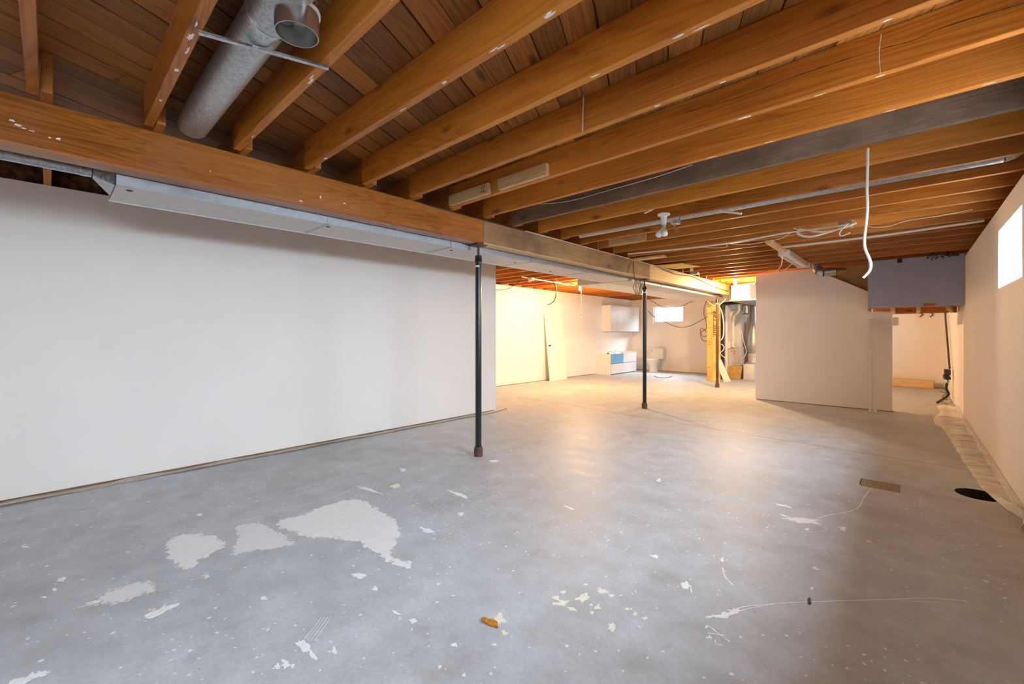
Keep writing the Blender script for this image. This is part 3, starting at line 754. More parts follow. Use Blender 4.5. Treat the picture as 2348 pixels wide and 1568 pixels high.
# ================================================================== LEANING TRIM, PUMP, LUMBER (right side)
tg = 'trim boards leaning on the partition'
for i, (x, w_, h_, dy) in enumerate(((-0.475, 0.030, 1.475, 0.0), (-0.438, 0.028, 1.487, 0.004), (-0.405, 0.030, 1.48, 0.0))):
    yb_ = 8.87 + dy
    mb = MB()
    for k, (o_, t_) in enumerate(((-0.001, 0.020), (0.009, 0.013), (0.019, 0.024))):
        mb.bar((x + o_, yb_, 0.002), (x + o_ - 0.012, PY - 0.02, h_), w_ * 0.34, t_, up=(0, -1, 0))
    solo(mb, 'trim_board', 'panel_w', ('white profiled trim board leaning on the partition, the one farthest from the doorway', 'white profiled trim board leaning on the partition between two others', 'white profiled trim board leaning on the partition, the one closest to the doorway')[i], 'trim', tg)

pp = thing('sump_pump', 'dark valve unit fixed low on the far end of the window wall with hose', 'pump', (0.50, 11.3, 0.0))
pc = Vector((0.49, 11.0, 0.50))
make(MB().box(pc.x - 0.035, pc.x + 0.045, pc.y - 0.09, pc.y + 0.10, 0.50, 0.60).box(pc.x - 0.05, pc.x + 0.03, pc.y - 0.07, pc.y + 0.08, 0.475, 0.499).box(pc.x - 0.03, pc.x + 0.045, pc.y - 0.09, pc.y + 0.09, 0.42, 0.474), 'valve_body', 'wire_k', pp, bevel=0.006)
make(MB().cyl((pc.x - 0.052, pc.y, 0.455), (pc.x - 0.031, pc.y, 0.455), 0.028, 14), 'cap', 'brass', pp)
make(MB().lathe([(0.018, 0), (0.03, 0.02), (0.03, 0.05), (0.018, 0.07)], (pc.x, pc.y, 0.345), n=14), 'union', 'galv', pp, smooth=50)
hz = atz(2150, 923, 0.02)
make(MB().tube([(pc.x, pc.y, 0.35), (pc.x - 0.01, pc.y - 0.05, 0.26), (hz.x + 0.15, hz.y + 0.4, 0.13), (hz.x, hz.y, 0.022)], 0.020, 10, True, 6), 'hose', 'wire_k', pp, smooth=60)
make(MB().tube([(0.40, 10.8, 0.21), (0.47, 10.7, 0.20), (0.42, 10.65, 0.14), (0.48, 10.6, 0.10), (0.40, 10.5, 0.09), (0.47, 10.42, 0.03)], 0.005, 6, True, 6), 'loose_wire', 'wire_k', pp, smooth=60)
cable('riser_conduit', 'rust', [(0.52, 12.3, 2.0), (0.525, 12.25, 1.6), (0.53, 11.6, 1.0), (0.53, 11.10, 0.615)], 0.016, 'thin rusty riser pipe down to the dark valve on the window wall', 'pipe')
solo(MB().bar((-0.75, 13.72, 0.09), (0.40, 13.62, 0.09), 0.18, 0.17), 'lumber_piece', 'pine', 'thick raw pine beam offcut on the floor against the far wall behind the stairs', 'lumber', rot=-0.09)
solo(MB().box(-0.20, -0.13, PY - 0.02, PY - 0.002, 1.37, 1.50), 'wall_switch', 'white_pl', 'small white switch plate at the doorway edge of the partition', 'switch', bevel=0.004)
for (u, v) in ((2111, 722), (2135, 722)):
    p = aty(u, v, 13.845)
    cable('wall_hook', 'wire_k', [p + Vector((-0.01, 0, 0.05)), p + Vector((0.03, -0.03, 0.01)), p + Vector((-0.02, -0.01, -0.05))], 0.010, 'small black wire hook high on the far wall behind the stairs', 'hook', 'hooks on the far wall', smooth=4)

# ================================================================== PLASTIC SHEETS ALONG THE WALLS
zc = 3.075
lp = [(2000 + a / zc, 690 + b / zc) for a, b in ((455, 720), (480, 780), (432, 835), (440, 872), (490, 890), (540, 960), (580, 1030), (640, 1130), (690, 1200), (760, 1310), (860, 1400), (960, 1480), (1070, 1545))]
lw = sorted([atz(u, v, 0) for u, v in lp], key=lambda p: p.y)
lw = [Vector((0.50, 4.1, 0))] + lw + [Vector((0.33, 10.6, 0))]
lw = sorted(lw, key=lambda p: p.y)
def edge_x(y):
    for i in range(len(lw) - 1):
        if lw[i].y <= y <= lw[i + 1].y:
            t = (y - lw[i].y) / max(1e-6, lw[i + 1].y - lw[i].y); return lw[i].x + (lw[i + 1].x - lw[i].x) * t
    return lw[-1].x
def sheet(u, v):
    y = 4.15 + (10.35 - 4.15) * u
    ex = edge_x(y) + 0.012 * noise.noise(Vector((y * 7, 3, 0)))
    prof = v
    if v < 0.8:
        x = ex + (RWX - 0.012 - ex) * (v / 0.8); z = 0.003
    else:
        x = RWX - 0.012 + 0.008 * (v - 0.8) / 0.2; z = 0.003 + 0.07 * (v - 0.8) / 0.2
    fold = max(0, noise.noise(Vector((y * 5.2, v * 0.5, 1.7)))) ** 1.3
    roll = 0.0
    if y < 5.0: roll = 0.055 * math.sin(math.pi * min(1, v / 0.55)) if v < 0.55 else 0
    roll *= min(1, max(0, (5.0 - y) / 0.4))
    z += (0.055 * fold + 0.02 * max(0, noise.noise(Vector((y * 19, v * 2.0, 5.0))))) * math.sin(math.pi * min(1, v / 0.9)) ** 0.6 + roll
    return Vector((x, y, z))
solo(MB().grid(sheet, 340, 16), 'plastic_sheet', 'poly', 'crinkled clear plastic sheet lying along the foot of the window wall', 'plastic sheet', closed=False, smooth=180)
def sheet2(u, v):
    y = Y0 + 0.05 + (LWY + 0.25 - Y0 - 0.05) * u
    w_ = 0.115 + 0.03 * noise.noise(Vector((y * 1.9, 0, 2))) + 0.012 * noise.noise(Vector((y * 8, 0, 4)))
    if y > LWY - 0.3: w_ *= max(0.12, 1 - ((y - LWY + 0.3) / 0.56) ** 2)
    x = LWX - 0.02 + (w_ + 0.02) * v
    z = 0.002 + 0.022 * max(0, noise.noise(Vector((y * 3.0, v * 2.5, 9)))) * math.sin(math.pi * min(1, 0.15 + v * 0.85)) + 0.014 * max(0, math.sin(v * 7 + 2 * noise.noise(Vector((y * 1.2, 0, 7))))) * v
    return Vector((x, y, z))
solo(MB().grid(sheet2, 300, 12), 'dusty_plastic_sheet', 'poly_tan', 'narrow dusty tan plastic strip poking out under the long grey-white wall', 'plastic sheet', closed=False, smooth=180)

# ================================================================== CEILING-MOUNTED THINGS
def on_face(u, v, y): return aty(u, v, y)
# two pale blocks screwed to a joist face (joist at y=2.541)
yf = YJ + PITCH * 6 - JW
for (q, lab) in ((((1029, 475), (1119, 445), (1119, 420), (1029, 445)), 'short pale pine block with a black grade stamp fixed to a joist face'), (((1141, 439), (1252, 404), (1252, 375), (1141, 411)), 'longer pale pine block fixed to a joist face beside the stamped block')):
    a_ = on_face(*q[0], yf - 0.04); b_ = on_face(*q[1], yf - 0.04); h0 = 0.088
    z_ = max(JB + 0.005, (a_.z + b_.z) / 2)
    o = solo(MB().box(a_.x, b_.x, yf - 0.040, yf - 0.0005, z_, z_ + h0), 'wood_block', 'pine', lab, 'wood block', 'pine blocks on the joist face', loc=(a_.x, yf, z_), bevel=0.003)
    if 'grade stamp' in lab:
        st = MB(); xs = b_.x - 0.075; zz = z_ + 0.048
        st.box(xs, xs + 0.006, yf - 0.0412, yf - 0.0401, zz, zz + 0.026).box(xs - 0.004, xs + 0.010, yf - 0.0412, yf - 0.0401, zz, zz + 0.003)
        for k in range(10):
            t0 = -0.9 + 2 * math.pi * 0.78 * k / 9
            st.box(xs + 0.028 + 0.009 * math.cos(t0 + 0.2) - 0.002, xs + 0.028 + 0.009 * math.cos(t0 + 0.2) + 0.002, yf - 0.0412, yf - 0.0401, zz + 0.014 + 0.010 * math.sin(t0 + 0.2) - 0.002, zz + 0.014 + 0.010 * math.sin(t0 + 0.2) + 0.002)
        st.box(xs - 0.004, xs + 0.006, yf - 0.0412, yf - 0.0401, zz - 0.032, zz - 0.014).box(xs + 0.020, xs + 0.034, yf - 0.0412, yf - 0.0401, zz - 0.030, zz - 0.016)
        make(st, 'grade_stamp', 'wire_k', o)
# blocking pieces further along
for (u0, v0, u1, k, lab) in ((1397, 572, 1482, 12, 'pale wooden blocking board between joists near the beam, behind the twin-bulb lampholder'), (1437, 597, 1535, 15, 'yellowish wooden block under the joists beside the cable-laced beam')):
    y_ = YJ + PITCH * k - JW - 0.02
    a_ = aty(u0, v0, y_); b_ = aty(u1, v0 - 10, y_)
    solo(MB().box(a_.x, b_.x, y_ - 0.02, y_ + 0.019, JB + 0.004, JB + 0.085) if k == 12 else MB().box(a_.x, b_.x, y_ - 0.25, y_ - 0.10, JB - 0.026, JB - 0.001), 'blocking', 'pine', lab, 'wood block', bevel=0.003)

# porcelain lampholder with two bulbs and a tilted junction box
lx, ly = -1.735, 4.02
lh = thing('lampholder', 'white porcelain lampholder with two unlit bulbs under the joists', 'lamp', (lx, ly, 2.17))
make(MB().lathe([(0.058, 2.395), (0.058, 2.385), (0.030, 2.370), (0.026, 2.33), (0.024, 2.295), (0.020, 2.29)], (lx, ly, 0), n=24), 'holder', 'white_pl', lh, smooth=40)
make(MB().lathe([(0.021, 2.292), (0.021, 2.262), (0.015, 2.260)], (lx, ly, 0), n=18), 'socket', 'galv', lh, smooth=50)
for i, (dx, dy) in enumerate(((-0.035, -0.045), (0.03, -0.05))):
    ax = Vector((dx, dy, -0.075)).normalized(); b0 = Vector((lx, ly, 2.265)) + ax * 0.004
    make(MB().lathe([(0.013, 0), (0.015, 0.03), (0.026, 0.055), (0.031, 0.075), (0.028, 0.095), (0.016, 0.106), (0.003, 0.109)], b0, ax, 18), 'bulb', 'bulb', lh, smooth=70)
jb = thing('junction_box', 'small galvanised junction box hanging open beside the twin-bulb lampholder', 'junction box', (lx + 0.06, ly + 0.12, 2.28))
make(MB().box(lx + 0.035, lx + 0.10, ly + 0.08, ly + 0.16, 2.31, 2.345), 'box_body', 'galv', jb)
make(MB().bar((lx + 0.09, ly + 0.16, 2.345), (lx + 0.09, ly + 0.17, 2.397), 0.006, 0.012), 'bracket', 'galv', jb)
for k in range(4): make(MB().tube([(lx + 0.05 + 0.01 * k, ly + 0.1, 2.31), (lx + 0.06 + 0.012 * k, ly + 0.10, 2.27), (lx + 0.075 + 0.014 * k, ly + 0.10, 2.215 + 0.01 * (k % 2))], 0.003, 6, True, 4), 'bare_lead', 'brass', jb)

# bare bulbs that are lit
def lit_bulb(x, y, z, watt, label, col=(1.0, 0.63, 0.28), string=0.0):
    t = thing('bare_bulb', label, 'lamp', (x, y, z))
    make(MB().lathe([(0.055, JB - 0.001), (0.055, JB - 0.014), (0.026, JB - 0.03), (0.022, z + 0.06), (0.018, z + 0.055)], (x, y, 0), n=20), 'lampholder', 'white_pl', t, smooth=40)
    make(MB().lathe([(0.013, z + 0.058), (0.016, z + 0.04), (0.030, z + 0.015), (0.033, z), (0.030, z - 0.016), (0.018, z - 0.029), (0.003, z - 0.033)], (x, y, 0), n=20), 'bulb', 'bulb_lit', t, smooth=80)
    if string:
        make(MB().tube([(x + 0.04, y - 0.02, JB - 0.02), (x + 0.045, y - 0.02, z), (x + 0.045, y - 0.02, z - string)], 0.0035, 6), 'pull_string', 'wire_w', t)
        make(MB().lathe([(0.003, 0), (0.012, 0.006), (0.012, 0.02), (0.004, 0.03)], (x + 0.045, y - 0.02, z - string - 0.03), n=10), 'string_knob', 'white_pl', t, smooth=50)
    d = bpy.data.lights.new('bulb_light', 'POINT'); d.energy = watt; d.color = col; d.shadow_soft_size = 0.035
    o = bpy.data.objects.new('bulb_light', d); COL.objects.link(o); o.parent = t; o.location = (0, 0, -0.055)
    return t
lit_bulb(-5.42, 8.10, 2.24, 310, 'lit bare bulb with pull string hanging near the white cabinets', string=0.62)
lit_bulb(-2.69, 9.80, 2.305, 230, 'lit bare bulb above the sheet metal plenum by the furnace')

# fluorescent strip fixture on a timber batten
fx = thing('strip_light', 'white unlit fluorescent strip fixture hanging under a batten before the partition', 'lamp', (-1.24, 7.6, 2.31))
make(MB().box(-1.335, -1.205, 6.88, 8.35, 2.352, 2.392), 'channel', 'enamel', fx)
make(MB().box(-1.335, -1.326, 6.888, 8.342, 2.320, 2.352).box(-1.214, -1.205, 6.888, 8.342, 2.320, 2.352), 'side_rail', 'enamel', fx)
make(MB().box(-1.337, -1.203, 6.872, 6.882, 2.316, 2.392), 'end_cap', 'enamel', fx)
make(MB().box(-1.36, -1.18, 8.345, 8.36, 2.316, 2.392), 'end_cap', 'enamel', fx)
make(MB().box(-1.290, -1.250, 6.89, 8.34, 2.335, 2.3515), 'ballast_cover', 'panel_w', fx)
make(MB().tube([(-1.29, 6.90, 2.32), (-1.36, 7.2, 2.24), (-1.44, 7.35, 2.17), (-1.40, 7.5, 2.18), (-1.30, 7.45, 2.25), (-1.24, 7.5, 2.33)], 0.006, 6, True, 6), 'lead_cable', 'wire_w', fx, smooth=60)
solo(MB().box(-1.31, -1.235, 6.02, 6.87, 2.360, 2.398), 'batten', 'pine', 'orange wooden batten nailed across the joists, ending at the strip fixture', 'batten', rot=math.pi / 2, loc=(-1.27, 6.02, 2.36))

# cream conduit pipe crossing under the joists to the window wall
solo(MB().tube([(-1.225, 6.55, 2.384), (-0.9, 6.545, 2.38), (-0.2, 6.50, 2.375), (0.55, 6.40, 2.385)], 0.014, 10, True, 6), 'water_pipe', 'pvc', 'long white plastic water pipe crossing under the joists to the window wall', 'pipe', smooth=60)

# hanging white cable in front of the grey-blue box
yh = 3.45
hpts = [(1990, 340), (1989, 400), (1988, 440), (1989, 480), (1985, 520), (1982, 550), (1984, 570), (1993, 592), (1997, 607), (1993, 622), (1979, 637)]
cable('hanging_cable', 'wire_w', [aty(u, v, yh) for u, v in hpts], 0.0078, 'thick white cable hanging down in front of the grey-blue stair box', smooth=5, n=8)
# short white wire on a joist face
yw = YJ + PITCH * 5 - JW - 0.006
cable('short_wire', 'wire_w', [aty(1332, 205, yw), aty(1338, 222, yw), aty(1337, 255, yw), aty(1336, 301, yw)], 0.004, 'short white wire hanging straight down a joist face', smooth=4)
# thin grey wire across the dark stained joist
yw = YJ + PITCH * 8 - JW - 0.01
cable('thin_wire', 'wire_w', [aty(1588, 378, yw), aty(1500, 407, yw), aty(1400, 435, yw), aty(1300, 462, yw), aty(1225, 468, yw)], 0.003, 'thin pale wire sagging across the dark stained joist', smooth=5)
cable('thin_wire', 'wire_k', [aty(1172, 482, yw), aty(1169, 500, yw), aty(1167, 517, yw)], 0.003, 'short dark wire hanging onto the beam top beside the dark stained joist', smooth=4)
# cable stapled along the beam's top edge
cable('beam_cable', 'wire_k', [(BXF + 0.012, 2.25, 2.398), (BXF + 0.012, 2.5, 2.392), (BXF + 0.012, 3.6, 2.392)], 0.006, 'dark cable stapled along the top edge of the brown beam', smooth=3)
cable('beam_cable', 'wire_w', [(BXF + 0.012, 3.62, 2.392), (BXF + 0.013, 5.0, 2.390), (BXF + 0.012, 6.9, 2.388), (BXF + 0.02, 7.6, 2.36), (BXF + 0.014, 8.6, 2.375), (BXF + 0.012, 10.9, 2.30)], 0.006, 'grey cable stapled along the top edge of the stained and pale beam timbers', smooth=4)
cable('beam_cable', 'wire_k', [(BXF + 0.02, 7.0, 2.385), (BXF + 0.022, 7.8, 2.33), (BXF + 0.02, 8.7, 2.36), (BXF + 0.022, 9.8, 2.27), (BXF + 0.02, 10.9, 2.24)], 0.006, 'black cable drooping along the face of the pale pine beam timber', smooth=6)
cable('cable_loop', 'wire_k', [(BXF - 0.01, 2.235, 2.402), (BXF + 0.03, 2.22, 2.418), (BXF + 0.05, 2.30, 2.42), (BXF + 0.015, 2.36, 2.403)], 0.005, 'small black wire loop on the beam top under a joist end', smooth=5)

# box with bundled cables among the middle joists
cbx = thing('cable_box', 'galvanised electrical box among joists with thick white cables entering', 'junction box', (-0.46, 5.58, 2.33))
make(MB().box(-0.545, -0.435, 5.542, 5.612, 2.335, 2.43), 'box_body', 'galv', cbx, bevel=0.003)
make(MB().box(-0.434, -0.428, 5.542, 5.63, 2.33, 2.43), 'side_bracket', 'duct_white', cbx)
for k in range(6): make(MB().box(-0.54 + 0.017 * k, -0.533 + 0.017 * k, 5.6125, 5.618, 2.345, 2.39), 'rib', 'galv_dull', cbx)
yc = 5.50
def cz(u, v, y=yc): return aty(u, v, y)
for i, (pts, r_, mt, lb) in enumerate((
    (((1964, 511), (1935, 520), (1900, 532), (1862, 542), (1838, 540), (1829, 532), (1834, 525)), 0.012, 'wire_w', 'thick white cable looped below the electrical box among joists'),
    (((1964, 509), (1925, 524), (1885, 531), (1850, 527), (1834, 525)), 0.012, 'wire_y', 'yellowed thick cable laid over the white loop at the electrical box'),
    (((1950, 533), (1930, 541), (1925, 535), (1932, 524), (1945, 512)), 0.006, 'wire_w', 'small white cable loop hooked at the side of the electrical box'))):
    cable('bundled_cable', mt, [cz(u, v, 5.46 - 0.03 * i) for u, v in pts], r_, lb, 'cable', smooth=6, n=8)
yj = YJ + PITCH * 13 - JW - 0.012
cable('joist_cable', 'wire_w', [aty(1960, 511, yj), aty(1890, 522, yj), aty(1800, 534, yj), aty(1700, 552, yj), aty(1600, 566, yj), aty(1440, 582, yj)], 0.011, 'white cable run along a joist bottom from the electrical box to the beam', smooth=4)
yj2 = YJ + PITCH * 13 + 0.25
cable('loose_cable', 'wire_y', [(aty(1832, 528, yj2).x, 5.52, 2.392)] + [aty(u, v, yj2) for u, v in ((1832, 528), (1815, 533), (1795, 545), (1772, 551), (1745, 556), (1715, 560), (1680, 560), (1662, 556), (1668, 565), (1640, 568), (1600, 566), (1560, 570))], 0.006, 'yellowed loose cable sagging below the joists beside the electrical box', smooth=5)
yj3 = YJ + PITCH * 14 - 0.05
cable('joist_wire', 'wire_y', [aty(u, v, yj3) for u, v in ((1990, 519), (2010, 521), (2040, 518), (2080, 506), (2150, 495), (2230, 480))], 0.005, 'thin yellow wire bowed along a bright joist right of the hanging cable', smooth=5)
solo(MB().tube([aty(1655, 484, 4.28), aty(1680, 487, 4.26), aty(1700, 490, 4.24)], [0.012, 0.010], 8), 'cable_stub', 'white_pl', 'white cable stub sticking out below the slim galvanised pipe', 'cable', smooth=60)
solo(MB().tube([aty(1478, 489, 3.80), aty(1496, 481, 3.81), aty(1500, 476, 3.81)], 0.006, 8), 'cable_stub', 'white_pl', 'short white cable end beside the twin-bulb lampholder', 'cable', smooth=60)
# wall tuft at the ceiling corner over the blue box
rt = random.Random(5); mb = MB()
for k in range(46):
    c = Vector((0.30 + rt.uniform(-0.12, 0.2), BY - 0.06 + rt.uniform(-0.05, 0.03), 2.380 + rt.uniform(-0.05, 0.03)))
    d_ = Vector((rt.uniform(-1, 1), rt.uniform(-1, 0.3), rt.uniform(-1, 0.4))).normalized() * rt.uniform(0.02, 0.05)
    mb.bar(c, c + d_, 0.006, 0.012)
solo(mb, 'dark_tuft', 'sprig', 'dark shredded tuft stuffed in the ceiling corner above the grey-blue box', 'tuft')
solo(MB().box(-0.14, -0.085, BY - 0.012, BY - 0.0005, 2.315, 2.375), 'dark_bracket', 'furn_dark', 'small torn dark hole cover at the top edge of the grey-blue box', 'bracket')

# junction boxes and connector near the pale beam
g = 'electrical boxes over the beam'
jbb = thing('junction_box', 'grey junction box under the joists just above the pale pine beam', 'junction box', (-2.75, 7.95, 2.34), g)
a_ = atz(1592, 628, 2.36)
WL[jbb.name] = Vector((a_.x, a_.y, 2.34)); jbb.location = WL[jbb.name]
make(MB().box(a_.x - 0.07, a_.x + 0.07, a_.y - 0.06, a_.y + 0.06, 2.352, 2.399), 'box_body', 'galv', jbb, bevel=0.004)
make(MB().box(a_.x - 0.065, a_.x + 0.065, a_.y - 0.055, a_.y + 0.055, 2.346, 2.3515), 'cover', 'duct_white', jbb)
a_ = atz(1586, 616, 2.37)
solo(MB().lathe([(0.03, 2.33), (0.03, 2.36), (0.024, 2.37), (0.024, 2.398)], (a_.x, a_.y, 0), n=14), 'cable_clamp', 'white_pl', 'white round cable clamp beside the grey junction box over the beam', 'clamp', smooth=40)
a_ = atz(1560, 612, 2.37)
solo(MB().prism([(a_.x - 0.42, a_.y - 0.30), (a_.x + 0.10, a_.y - 0.22), (a_.x + 0.22, a_.y + 0.30), (a_.x - 0.20, a_.y + 0.30)], lambda a, b, t: (a, b, t), 2.386, 2.399), 'plywood_scrap', 'ply', 'yellow plywood scrap nailed under the joists above the pale beam', 'plywood')

# ================================================================== LEFT ROOM: door slab, cabinets, toilet
d0 = Vector((-6.865, 8.89, 0.002)); tilt = Vector((-0.205, 0, 2.02)); tu = tilt.normalized(); nn_ = Vector((tu.z, 0, -tu.x))
def dmap(a, b, t): return d0 + Vector((0, a, 0)) + tu * b + nn_ * (t - 0.036)
dr = thing('door_slab', 'white two-panel door slab leaning against the cream wall', 'door', (-6.95, 9.26, 0))
def drect(a0, a1, b0, b1, t0, t1, mb=None):
    mb = mb or MB(); return mb.prism([(a0, b0), (a1, b0), (a1, b1), (a0, b1)], dmap, t0, t1)
make(drect(0, 0.74, 0, 2.03, 0, 0.028), 'slab', 'panel_w', dr)
fr_ = MB()
for (a0, a1, b0, b1) in ((0, 0.115, 0, 2.03), (0.625, 0.74, 0, 2.03), (0.115, 0.625, 0, 0.22), (0.115, 0.625, 0.80, 1.02), (0.115, 0.625, 1.90, 2.03)):
    drect(a0, a1, b0, b1, 0.0281, 0.036, fr_)
make(fr_, 'stile_frame', 'panel_w', dr, bevel=0.002)
for (b0, b1) in ((0.26, 0.76), (1.06, 1.86)): make(drect(0.155, 0.585, b0, b1, 0.0281, 0.034), 'raised_panel', 'panel_w', dr, bevel=0.003)
kc = dmap(0.06, 0.93, 0.036)
make(MB().lathe([(0.024, 0), (0.024, 0.006), (0.009, 0.010), (0.009, 0.030), (0.022, 0.040), (0.024, 0.052), (0.012, 0.060)], kc, nn_, 16), 'knob', 'rust', dr, smooth=50)

cb_ = thing('wall_cabinet', 'white wall cabinet with glossy doors hung high on the cream wall', 'cabinet', (-6.935, 12.8, 1.31))
make(MB().box(X0 + 0.001, -6.79, 11.81, 13.70, 1.31, 2.12), 'body', 'lami', cb_)
dy_ = (13.70 - 11.81) / 5
for k in range(5):
    o = make(MB().box(-6.7885, -6.770, 11.812 + dy_ * k, 11.808 + dy_ * (k + 1), 1.312, 2.118), 'door', 'gloss_w', cb_, bevel=0.002)
rk = random.Random(11)
for k in range(14):
    y_, z_ = 11.95 + rk.random() * 1.6, 1.34 + rk.random() * 0.75
    make(MB().cyl((-6.7702, y_, z_), (-6.7675, y_, z_), rk.uniform(0.006, 0.013), 10), 'screw', 'rust', cb_)  # small dark specks on the doors, drawn as raised discs

va = thing('base_cabinet', 'low white base cabinet with a sky-blue drawer front against the cream wall', 'cabinet', (-6.82, 12.26, 0))
make(MB().box(X0 + 0.001, -6.566, 11.42, 11.44, 0, 0.63).box(X0 + 0.001, -6.566, 13.05, 13.07, 0, 0.66).box(X0 + 0.001, X0 + 0.02, 11.441, 13.049, 0.0, 0.63).box(X0 + 0.021, -6.566, 11.441, 13.049, 0.02, 0.04), 'carcass', 'lami', va)
make(MB().box(X0 + 0.021, -6.566, 11.441, 13.049, 0.56, 0.575), 'top_shelf', 'lami', va)
make(MB().box(-6.5655, -6.545, 11.46, 12.18, 0.335, 0.625), 'drawer_front', 'blue', va, bevel=0.003)
make(MB().box(-6.5655, -6.547, 12.185, 13.045, 0.335, 0.625), 'drawer_front', 'gloss_w', va, bevel=0.003)
make(MB().box(-6.5655, -6.547, 11.445, 13.045, 0.03, 0.325), 'drawer_front', 'gloss_w', va, bevel=0.003)
make(MB().box(-6.58, -6.543, 11.441, 11.456, 0.33, 0.56), 'drawer_slide', 'galv', va)
cable('wire_tangle', 'wire_k', [(-6.80, 11.55, 0.582), (-6.78, 11.75, 0.70), (-6.75, 12.0, 0.62), (-6.8, 12.1, 0.70), (-6.7, 12.3, 0.66), (-6.75, 12.45, 0.59)], 0.005, 'tangle of thin wire lying on the low white base cabinet', smooth=6)
solo(MB().lathe([(0.03, 0), (0.045, 0.02), (0.04, 0.06), (0.015, 0.075)], (-6.72, 11.56, 0.576), n=14), 'black_fitting', 'wire_k', 'small black pipe fitting on the low white base cabinet', 'fitting', smooth=50)

tx, ty = -6.14, 13.62
to = thing('toilet', 'white ceramic toilet standing at the far wall below the window', 'toilet', (tx, 13.45, 0))
make(MB().box(tx - 0.225, tx + 0.225, 13.64, 13.835, 0.40, 0.715), 'tank', 'ceramic', to, bevel=0.018, smooth=40)
make(MB().box(tx - 0.235, tx + 0.235, 13.625, 13.838, 0.717, 0.750), 'tank_lid', 'ceramic', to, bevel=0.010, smooth=40)
make(MB().box(tx - 0.19, tx - 0.13, 13.612, 13.639, 0.66, 0.68), 'flush_lever', 'galv', to)
def loft(rings, n=24):
    mb = MB(); vs = []; fs = []
    for (cx_, cy_, cz_, rx, ry) in rings:
        for k in range(n):
            a = 2 * math.pi * k / n; vs.append((cx_ + rx * math.cos(a), cy_ + ry * math.sin(a), cz_))
    for i in range(len(rings) - 1):
        for k in range(n): fs.append((i * n + k, i * n + (k + 1) % n, (i + 1) * n + (k + 1) % n, (i + 1) * n + k))
    fs.append(tuple(range(n))[::-1]); fs.append(tuple((len(rings) - 1) * n + k for k in range(n)))
    return mb.add(vs, fs)
make(loft([(tx, 13.43, 0.0, 0.12, 0.22), (tx, 13.43, 0.05, 0.115, 0.215), (tx, 13.42, 0.14, 0.10, 0.19), (tx, 13.38, 0.24, 0.13, 0.22), (tx, 13.34, 0.33, 0.175, 0.265), (tx, 13.33, 0.385, 0.185, 0.28)]), 'bowl', 'ceramic', to, smooth=60)
make(loft([(tx, 13.33, 0.386, 0.19, 0.285), (tx, 13.33, 0.405, 0.192, 0.287), (tx, 13.33, 0.43, 0.185, 0.28)]), 'seat_lid', 'ceramic', to, smooth=40)
make(MB().box(tx - 0.11, tx + 0.11, 13.52, 13.70, 0.30, 0.399), 'tank_shelf', 'ceramic', to, bevel=0.01)
cable('floor_wire', 'wire_k', [atz(1500, 862, 0.006), atz(1512, 866, 0.006), atz(1528, 866, 0.006), atz(1540, 863, 0.006)], 0.007, 'short black wire piece lying on the floor before the toilet', smooth=5)

# loose wiring in the left room
cable('looped_cable', 'wire_k', [(-3.152, 6.17, 2.360), (-3.14, 6.17, 2.20), (-3.12, 6.18, 2.06)] + [Vector((-3.12 + 0.002 * k, 6.20 + (0.085 + 0.006 * (k % 5)) * math.sin(2 * math.pi * k / 12), 1.965 + (0.10 + 0.004 * (k % 7)) * math.cos(2 * math.pi * k / 12))) for k in range(40)], 0.005, 'black cable coil hanging from the stained beam timber beside a steel post', smooth=3)
a_ = atz(1218, 641, 2.36)
jw = thing('junction_box', 'white open junction box with loose leads under the joists of the lit left room', 'junction box', (a_.x, a_.y, 2.33), g)
make(MB().box(a_.x - 0.05, a_.x + 0.05, a_.y - 0.05, a_.y + 0.05, 2.345, 2.3995), 'box_body', 'white_pl', jw, bevel=0.003)
for k in range(4): make(MB().tube([(a_.x - 0.03 + 0.02 * k, a_.y - 0.02, 2.346), (a_.x - 0.04 + 0.025 * k, a_.y - 0.05, 2.32), (a_.x - 0.02 + 0.02 * k, a_.y - 0.03, 2.30)], 0.004, 6, True, 4), 'loose_lead', 'wire_w', jw)
ya_ = a_.y
cable('draped_cable', 'wire_k', [aty(1128, 662, ya_ - 0.2), aty(1145, 665, ya_ - 0.2), aty(1165, 662, ya_ - 0.2), aty(1185, 650, ya_ - 0.2), aty(1203, 630, ya_ - 0.2)], 0.006, 'thin dark cable sagging below the joists past the end of the long wall', smooth=6)
q_ = atz(1274, 640, 2.39); yq = q_.y
cable('drop_cable', 'wire_y', [aty(1276, 638, yq), aty(1276, 660, yq), aty(1275, 692, yq)], 0.006, 'straight yellowed cable dropping from the joists above the leaning door', smooth=3)
cable('drop_cable', 'wire_k', [aty(1264, 640, yq), aty(1272, 655, yq), aty(1275, 672, yq), aty(1271, 688, yq), aty(1263, 696, yq), aty(1255, 699, yq)], 0.008, 'black cable curving down and away above the leaning door', smooth=6)
cable('ceiling_cable', 'wire_w', [Vector((p.x, p.y, 2.388)) for p in (atz(1196, 634, 2.388), atz(1240, 642, 2.388), atz(1290, 650, 2.388), atz(1318, 655, 2.388))], 0.012, 'white cable stapled under the joists from the open box to the lit bulb', smooth=4)
cable('swag_cable', 'wire_k', [aty(u, v, 11.137) for u, v in ((1486, 650), (1488, 683), (1500, 693), (1515, 702), (1535, 704), (1560, 702), (1580, 694), (1590, 690))], 0.007, 'dark cable swagging under the duct in front of the small far window', smooth=6)
cable('swag_cable', 'wire_k', [aty(u, v, 11.8) for u, v in ((1485, 712), (1500, 726), (1518, 735), (1545, 747), (1565, 750), (1585, 746), (1605, 736), (1620, 727))] + [(-3.9535, 11.88, aty(1622, 726, 11.88).z)], 0.008, 'long black cable swagging low from the post to the yellow panel', smooth=6)
